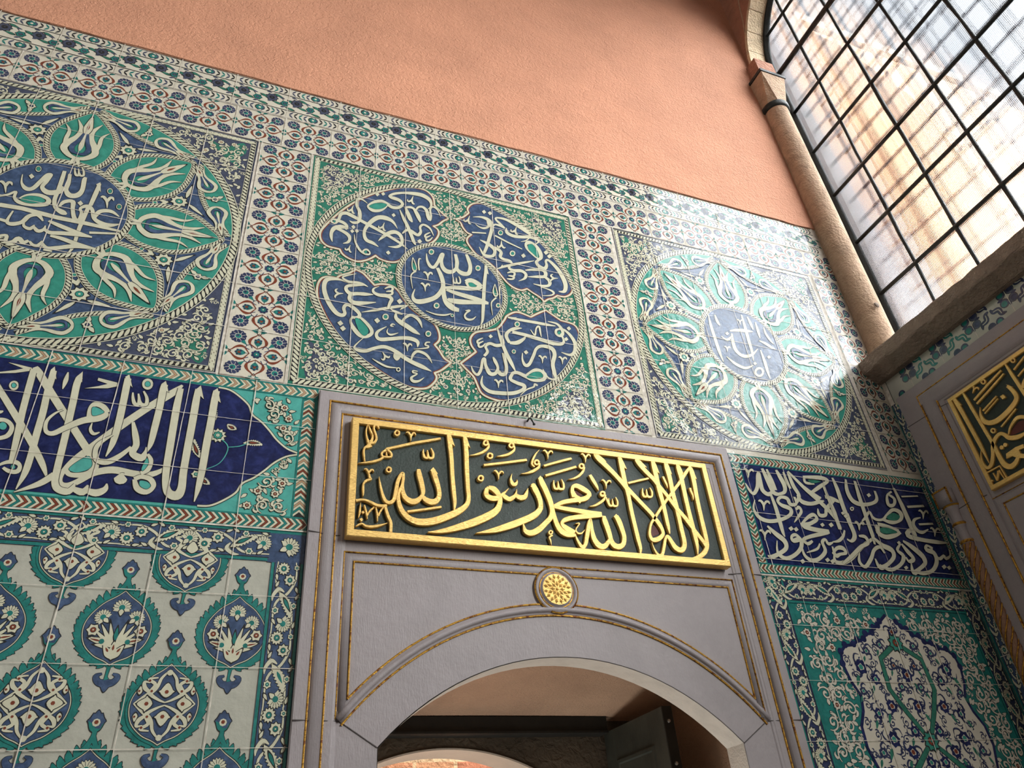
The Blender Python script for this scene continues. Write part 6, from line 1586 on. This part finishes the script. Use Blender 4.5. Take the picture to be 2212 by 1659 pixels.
p = thing('lintel_beam', (1.4, 1.25, 2.36), 'dark timber beam across the back of the passage, seen through the doorway arch', 'beam')
g = Geo(); g.box((.52, 1.2, 2.335), (2.05, 1.298, 2.415)); g.box((.52, 1.193, 2.335), (2.05, 1.2, 2.345)); g.build('timber', 'dark_timber', p)
def door_leaf():
    p = thing('wooden_door', (2.1, .66, 1.2), 'grey-green wooden door leaf standing open inside the passage, seen under the doorway arch', 'door')
    g = Geo(); g.box((2.062, .665, .02), (2.11, 1.27, 2.345)); leaf_ = g.build('door_leaf', 'door_paint', p)
    g = Geo()
    for z0, z1 in ((1.55, 2.20), (.9, 1.45)):
        g.sweep([(-1.16, z0), (-.78, z0), (-.78, z1), (-1.16, z1)], [(0, 0), (.006, .008), (.02, .008), (.026, 0)], lambda u, v, h: (2.062-h, -u, v), True)
    g.build('panel_beading', 'door_paint', p)
    g = Geo(); g.box((2.06, .658, .02), (2.112, .666, 2.346)); g.build('dark_edge', 'dark_timber', p)
    g = Geo()
    for z in (2.28, 2.1): g.lathe([(.0005, .01), (.007, .007), (.009, 0)], (2.085, .658, z), 10, axis='y')
    g.build('edge_screw', 'bolt_steel', p)
    g = Geo(); g.tube([(2.052, .72, 2.03), (2.052, .98, 2.03)], .007, 8)
    for y in (.74, .86, .96): g.box((2.050, y-.012, 2.015), (2.063, y+.012, 2.045))
    g.build('sliding_bolt', 'bolt_steel', p)
door_leaf()
g = Geo(); g.box((-.2, 2.3, 0), (2.9, 2.5, 3.4)); struct(g.build('wall_courtyard', 'brick'))
p = None

# ================================================================== WINDOW WALL
# -- white tiles with blue quatrefoils just under the sill
def sill_tiles():
    p = thing('quatrefoil_tile_border', (WX, -1.0, 3.94), 'narrow strip of white tiles with blue quatrefoils and wavy leaves under the window sill', 'tile border')
    y0, z0, z1 = -3.0, 3.865, 4.05
    a = Art(); a.rect('greywhite', 0, y0, z0, -.002, z1); b = Art()
    for k in range(13):
        y = -.19-.226*k
        for q, (dy, dz) in enumerate(((-.026, .026), (.026, .026), (-.026, -.026), (.026, -.026))):
            b.disc('ink', 2, (y+.0+dy, 3.985+dz), .026, 12); b.disc('slate', 3, (y+dy, 3.985+dz), .0235, 12); b.disc('teal' if q % 2 else 'navy', 4, (y+dy*1.1, 3.985+dz*1.1), .017, 10)
        for dy, dz in ((-.045, 0), (.045, 0), (0, .045), (0, -.045)): leaf(b, 'navy', 3, np.array((y+dy*.6, 3.985+dz*.6)), math.atan2(dz, dy), .03, .018, None)
        y2 = y-.113
        for dy, dz in ((-.024, .018), (.024, .018)): b.disc('navy', 3, (y2+.113+dy+.113, 3.872+dz), .024, 12)
        b.disc('teal', 4, (y2+.226-.024, 3.89), .015, 10)
        for r in (0, PI/2, PI, 3*PI/2):
            r2 = r+PI/4; col_ = 'navy' if k > 1 else 'teal'
            P = [(y2+t*math.cos(r2)-w*math.sin(r2), 3.985+t*math.sin(r2)+w*math.cos(r2), s) for t, w, s in ((.008, 0, .006), (.03, .008, .022), (.055, -.008, .026), (.08, .008, .022), (.105, -.004, .004))]
            b.stroke(col_, 3, P, out=('ink', 2, .003)); b.stroke('greywhite', 4, [(x, z, w*.22) for x, z, w in P[1:4]])
    b.it = [i for i in b.it if i[2][:, 1].max() < 4.06 and i[2][:, 1].min() > 3.862 and i[2][:, 0].max() < -.03]
    b.build('blue_motifs', p, FB)
    gr = a; gr.rect('grout', 6, -.03, z0, -.002, z1)
    gr.line('ink', 7, (-.034, z0), (-.034, z1), .003)
    for k in range(13): gr.line('grout', 6, (-.19-.226*k, z0), (-.19-.226*k, z1), .003)
    gr.build('white_ground', p, FB)
sill_tiles()
# -- blue flower strip in the corner beside the marble
p = thing('corner_tile_border', (WX, -.045, 2.4), 'narrow blue flower tile strip in the room corner beside the right-hand marble surround', 'tile border')
b = Art()
for k in range(13): b.stamp(BAND, (-.046, 3.745-.24*k), rot=PI/2, sx=1, sy=.78)
gr = b
for k in range(13): gr.line('grout', 26, (-.092, 3.865-.24*k), (0, 3.865-.24*k), .003)
gr.build('glazed_flowers', p, FB)

def right_surround():
    p = thing('marble_window_surround', (WX, -1.3, 0), 'dark grey marble surround with gilded fillets on the window wall, cut by the right edge', 'marble surround')
    yl, zt = -.088, 3.852
    g = Geo(); g.prism([(yl, 0), (yl, zt), (-3.0, zt), (-3.0, 0)], FB, .0005, .040); g.build('marble_slab', 'marble', p)
    path = [(-.088, 0.02), (-.088, zt), (-3.0, zt)]
    I = lambda o_: [(-.088-o_, .02), (-.088-o_, zt-o_*.5), (-3.0, zt-o_*.5)]
    def strip(y, z, prof, name, mat, smooth=False):
        g = Geo(); g.sweep([(y, .02), (y, z), (-2.95, z)], prof, FB); return g.build(name, mat, p, smooth)
    strip(-.088, zt, [(0, .0395), (0, .054), (.004, .058), (.125, .058), (.129, .052)], 'frame_margin', 'marble')
    strip(-.217, 3.785, [(0, .0395), (0, .052)]+[(.045+.04*math.cos(t), .05+.014*math.sin(t)) for t in np.linspace(PI, 0, 9)]+[(.09, .05), (.09, .0395)], 'frame_roll', 'marble', True)
    fl = lambda y, z, w, h, nm='gold_fillet', mat='worn_gold': strip(y, z, [(-w/2, h-.006), (-w*.3, h+.0015), (0, h+.003), (w*.3, h+.0015), (w/2, h-.006)], nm, mat)
    fl(-.215, 3.783, .010, .058); fl(-.307, 3.716, .011, .050)
    strip(-.312, 3.711, [(0, .0395), (0, .046), (.03, .046), (.034, .0395)], 'frame_inner_margin', 'marble')
    # sunk panel below the plaque
    g = Geo(); g.sweep([(-.348, .02), (-.348, 3.085), (-2.6, 3.085)], [(0, .0395), (.002, .044), (.012, .048), (.024, .048), (.034, .044), (.036, .0395)], FB); g.build('panel_moulding', 'marble', p, True)
    fl(-.342, 3.091, .005, .042); fl(-.386, 3.047, .009, .043)
    g = Geo()
    for q in ([(-.09, 3.66), (-.21, 3.655), (-.3, 3.66), (-.37, 3.65)], [(-.16, 3.12), (-.25, 3.125), (-.33, 3.12)], [(-.57, 3.85), (-.575, 3.78), (-.58, 3.7)]):
        g.tube([FB(u, v, .0585 if u > -.215 else .060 if u > -.3 else .047) for u, v in q], .0016, 6)
    g.build('block_joint', 'joint_mortar', p)
    # twisted corner colonnette, gilded
    g = Geo(); cy, r0 = -.135, .03; n = 200; seg = 16; vs = []
    zz = np.linspace(.3, 2.94, n)
    for z in zz:
        for t in range(seg):
            a_ = 2*PI*t/seg; rr = r0*(1+.16*math.cos(6*a_-z*110)); vs.append((WX-.058+rr*math.cos(a_), cy+rr*math.sin(a_), z))
    g.add(vs, [(i*seg+t, i*seg+(t+1) % seg, (i+1)*seg+(t+1) % seg, (i+1)*seg+t) for i in range(n-1) for t in range(seg)])
    cp = g.build('twisted_colonnette', 'gilt_stone', p, True)
    g = Geo()
    for s in range(6):
        g.tube([(WX-.058+r0*1.02*math.cos(a_), cy+r0*1.02*math.sin(a_), z) for z in np.linspace(.3, 2.94, 420) for a_ in [(z*110+2*PI*s+PI)/6]], .0034, 5)
    g.build('gilded_groove', 'worn_gold', cp)
    g = Geo(); c = (WX-.058, cy, 2.94)
    g.lathe([(.028, 0), (.034, .006), (.034, .018), (.026, .026), (.026, .08), (.03, .09), (.034, .1), (.034, .11), (.028, .12), (.03, .17), (.04, .2), (.04, .21)], c, 20)
    g.box((WX-.105, cy-.042, 3.15), (WX-.03, cy+.042, 3.235)); g.build('colonnette_capital', 'marble', p, True)
    g = Geo(); g.lathe([(.033, .004), (.037, .011), (.033, .02)], c, 20); g.lathe([(.033, .098), (.038, .105), (.033, .114)], c, 20); g.lathe([(.04, .2), (.045, .207), (.04, .214)], c, 20)
    for y in (cy-.042, cy+.042): g.box((WX-.1075, y-.004, 3.15), (WX-.1, y+.004, 3.237))
    g.box((WX-.1075, cy-.044, 3.229), (WX-.1, cy+.044, 3.237)); g.build('capital_gilding', 'worn_gold', p)
right_surround()
plaque('inscription_plaque', 'green plaque with gilded script and maroon counter, on the dark marble at the right edge', FB, -2.3, -.371, 3.120, 3.661, (.0405, .054, .066), .022, 'plaqueB')

# -- the window
def sill():
    p = thing('window_sill', (3.6, -1.2, 4.1), 'thick weathered stone sill under the tall latticed window', 'sill')
    g = Geo(); rnd = random.Random(2)
    prof = [(3.56, 4.02), (3.53, 4.02), (3.452, 4.072), (3.446, 4.082), (3.442, 4.15), (3.45, 4.158), (3.95, 4.19), (3.95, 4.02)]
    n = 46; k = len(prof); vs = []
    for i in range(n+1):
        y = .0-3.0*i/n
        for j, (x, z) in enumerate(prof):
            e = .0045 if 2 <= j <= 5 else 0
            vs.append((x+rnd.uniform(-e, e), y, z+rnd.uniform(-e, e)))
    g.add(vs, [(i*k+t, i*k+(t+1) % k, (i+1)*k+(t+1) % k, (i+1)*k+t) for i in range(n) for t in range(k)]+[tuple(range(k-1, -1, -1)), tuple(range(n*k, n*k+k))])
    g.build('sill_slab', 'sill_stone', p)
sill()
def corner_column():
    p = thing('corner_column', (3.665, -.04, 4.16), 'round weathered stone column in the room corner between plaster and window, with faceted capital', 'column')
    c = (3.665, -.04, 4.165)
    g = Geo(); rnd = random.Random(4)
    prof = [(.104, 0), (.104, .03)]+[(.1-.006*i/12+rnd.uniform(-.0012, .0012), .04+2.46*i/12) for i in range(13)]
    g.lathe(prof, c, 40); shaft = g.build('column_shaft', 'limestone', p, True)
    g = Geo(); g.lathe([(.0005, .012), (.016, .008), (.02, 0)], (c[0]-.03, c[1]-.107, 4.55), 10, axis='y'); g.build('stone_knob', 'sill_stone', shaft)
    g = Geo(); g.lathe([(.094, 2.50), (.108, 2.505), (.11, 2.52), (.11, 2.555), (.104, 2.562), (.094, 2.562)], c, 32); g.build('neck_band', 'iron', p, True)
    g = Geo()                                          # capital cut into triangular facets, octagon below, square above
    lo = [(c[0]+.1*math.cos(PI/8+i*PI/4), c[1]+.1*math.sin(PI/8+i*PI/4), c[2]+2.56) for i in range(8)]
    h = .118
    hi = [(c[0]+sx*h, c[1]+sy*h, c[2]+2.88) for sx, sy in ((1, 1), (-1, 1), (-1, -1), (1, -1))]
    midp = [(c[0]+.128*math.cos(i*PI/2+PI/4), c[1]+.128*math.sin(i*PI/2+PI/4), c[2]+2.73) for i in range(4)]
    V_ = lo+hi+midp; F_ = []
    for q in range(4):
        a_, b_ = 2*q, 2*q+1                            # octagon edge facing the corner q (angles 22.5 and 67.5 + 90q)
        F_ += [(a_, b_, 12+q), (b_, 8+q, 12+q), (a_, 12+q, 8+q), (b_, (2*q+2) % 8, 8+q), ((2*q+2) % 8, 8+(q+1) % 4, 8+q)]
    F_ += [(8, 9, 10, 11)]
    g.add(V_, F_); g.build('faceted_capital', 'limestone', p)
    g = Geo(); g.box((c[0]-.124, c[1]-.124, c[2]+2.885), (c[0]+.13, c[1]+.13, c[2]+2.915)); g.build('iron_collar', 'iron', p)
    g = Geo(); g.box((c[0]-.07, c[1]-.075, c[2]+2.925), (c[0]+.12, c[1]+.12, c[2]+3.16)); g.build('impost_block', 'pink_stone', p)
corner_column()
def arch_ring():
    p = thing('window_arch', (3.7, WCY, WCZ), 'pale stone voussoirs of the arch framing the top of the window', 'arch')
    rnd = random.Random(6); n = 15
    for k in range(n):
        g = Geo(); t0, t1 = PI*k/n+.003, PI*(k+1)/n-.003; P = []
        for r in (WR+.0, WR+.03):
            for t in (np.linspace(t0, t1, 5) if r == WR else np.linspace(t1, t0, 5)): P.append((WCY+r*math.cos(t), WCZ+r*math.sin(t)))
        d = rnd.uniform(0, .012)
        g.prism(P, FB, -.24, -.055+d-.006); g.build('voussoir', 'pale_limestone', p)
arch_ring()
def window():
    fr = Geo(); F = lambda y, z, h: (XWIN-h, y, z)
    yl, yr = WCY+WR, WCY-WR
    outline = [(yl, 4.16)]+[(WCY+WR*math.cos(t), WCZ+WR*math.sin(t)) for t in np.linspace(0, PI, 41)]+[(yr, 4.16)]
    fr.sweep(outline, [(0, -.02), (0, .03), (.026, .03), (.026, .012), (.03, .012), (.034, -.02)], F)
    rnd = random.Random(8)
    ys = [-.385-.3237*k for k in range(6)]
    zs = [4.74, 5.214, 5.699, 6.194, 6.693, 7.2, 7.69, 8.14]
    def top(y): return WCZ+math.sqrt(max(0, WR**2-(y-WCY)**2))
    def span(z):
        w = WR if z <= WCZ else math.sqrt(max(0, WR**2-(z-WCZ)**2))
        return WCY+w, WCY-w
    for y in ys:
        if yr < y < yl:
            n = 14; P = [(XWIN, y+rnd.uniform(-.004, .004), 4.17+(top(y)-4.17)*i/n) for i in range(n+1)]
            fr.tube(P, [.0125+rnd.uniform(-.0015, .003) for _ in P], 8)
    for i, z in enumerate(zs):
        a_, b_ = span(z)
        fr.tube([(XWIN-.006, a_, z), (XWIN-.006, (a_+b_)/2, z+rnd.uniform(-.003, .003)), (XWIN-.006, b_, z)], .022 if z == 7.2 else .0135, 8)
    w = struct(fr.build('window_1', 'iron', None, True))
    gl = Geo()
    P = [(yl-.01, 4.17)]+[(WCY+(WR-.01)*math.cos(t), WCZ+(WR-.01)*math.sin(t)) for t in np.linspace(0, PI, 33)]+[(yr+.01, 4.17)]
    gl.prism(P, F, -.006, -.001)
    gl.build('glass_panes', 'glass', w)
window()
# -- outside: pier, iron grille, and the orange building across
g = Geo(); g.box((3.97, -.045, 3.6), (4.55, 1.2, 9.9)); struct(g.build('wall_outer_pier', 'grey_plaster'))
p = thing('outer_grille', (4.2, -1.2, 4.3), 'square iron lattice standing outside behind the ribbed window glass', 'grille')
g = Geo(); XG = 4.25
for k in range(12): g.tube([(XG, -.22-.205*k, 4.0), (XG, -.22-.205*k, 9.4)], .014, 8)
for k in range(24): g.tube([(XG, -.05, 4.3+.21*k), (XG, -2.6, 4.3+.21*k)], .011, 8)
for k in range(12):
    for j in range(24): g.lathe([(.0005, -.026), (.02, -.016), (.026, 0), (.02, .016), (.0005, .026)], (XG, -.22-.205*k, 4.3+.21*j), 8)
g.build('knotted_lattice', 'lattice_iron', p, True)
def building():
    p = thing('courtyard_building', (8.5, 3, 0), 'sunlit orange-walled building seen blurred through the window glass', 'building')
    g = Geo(); g.prism([(.85, 0), (.85, 8.5), (1.0, 10.4), (1.5, 12.5), (2.0, 14), (9, 14), (9, 0)], lambda u, v, h: (8-h, u, v), -5, 0); g.build('facade', 'orange_facade', p)
    g = Geo(); g.box((7.9, 1.9, 14.0), (13.1, 9, 14.25)); g.build('eaves_cornice', 'white_plaster', p)
    g = Geo()
    for z in (5.2, 8.2): g.box((7.96, .85, z), (8.0, 9, z+.14))
    g.build('string_course', 'pale_limestone', p)
building()
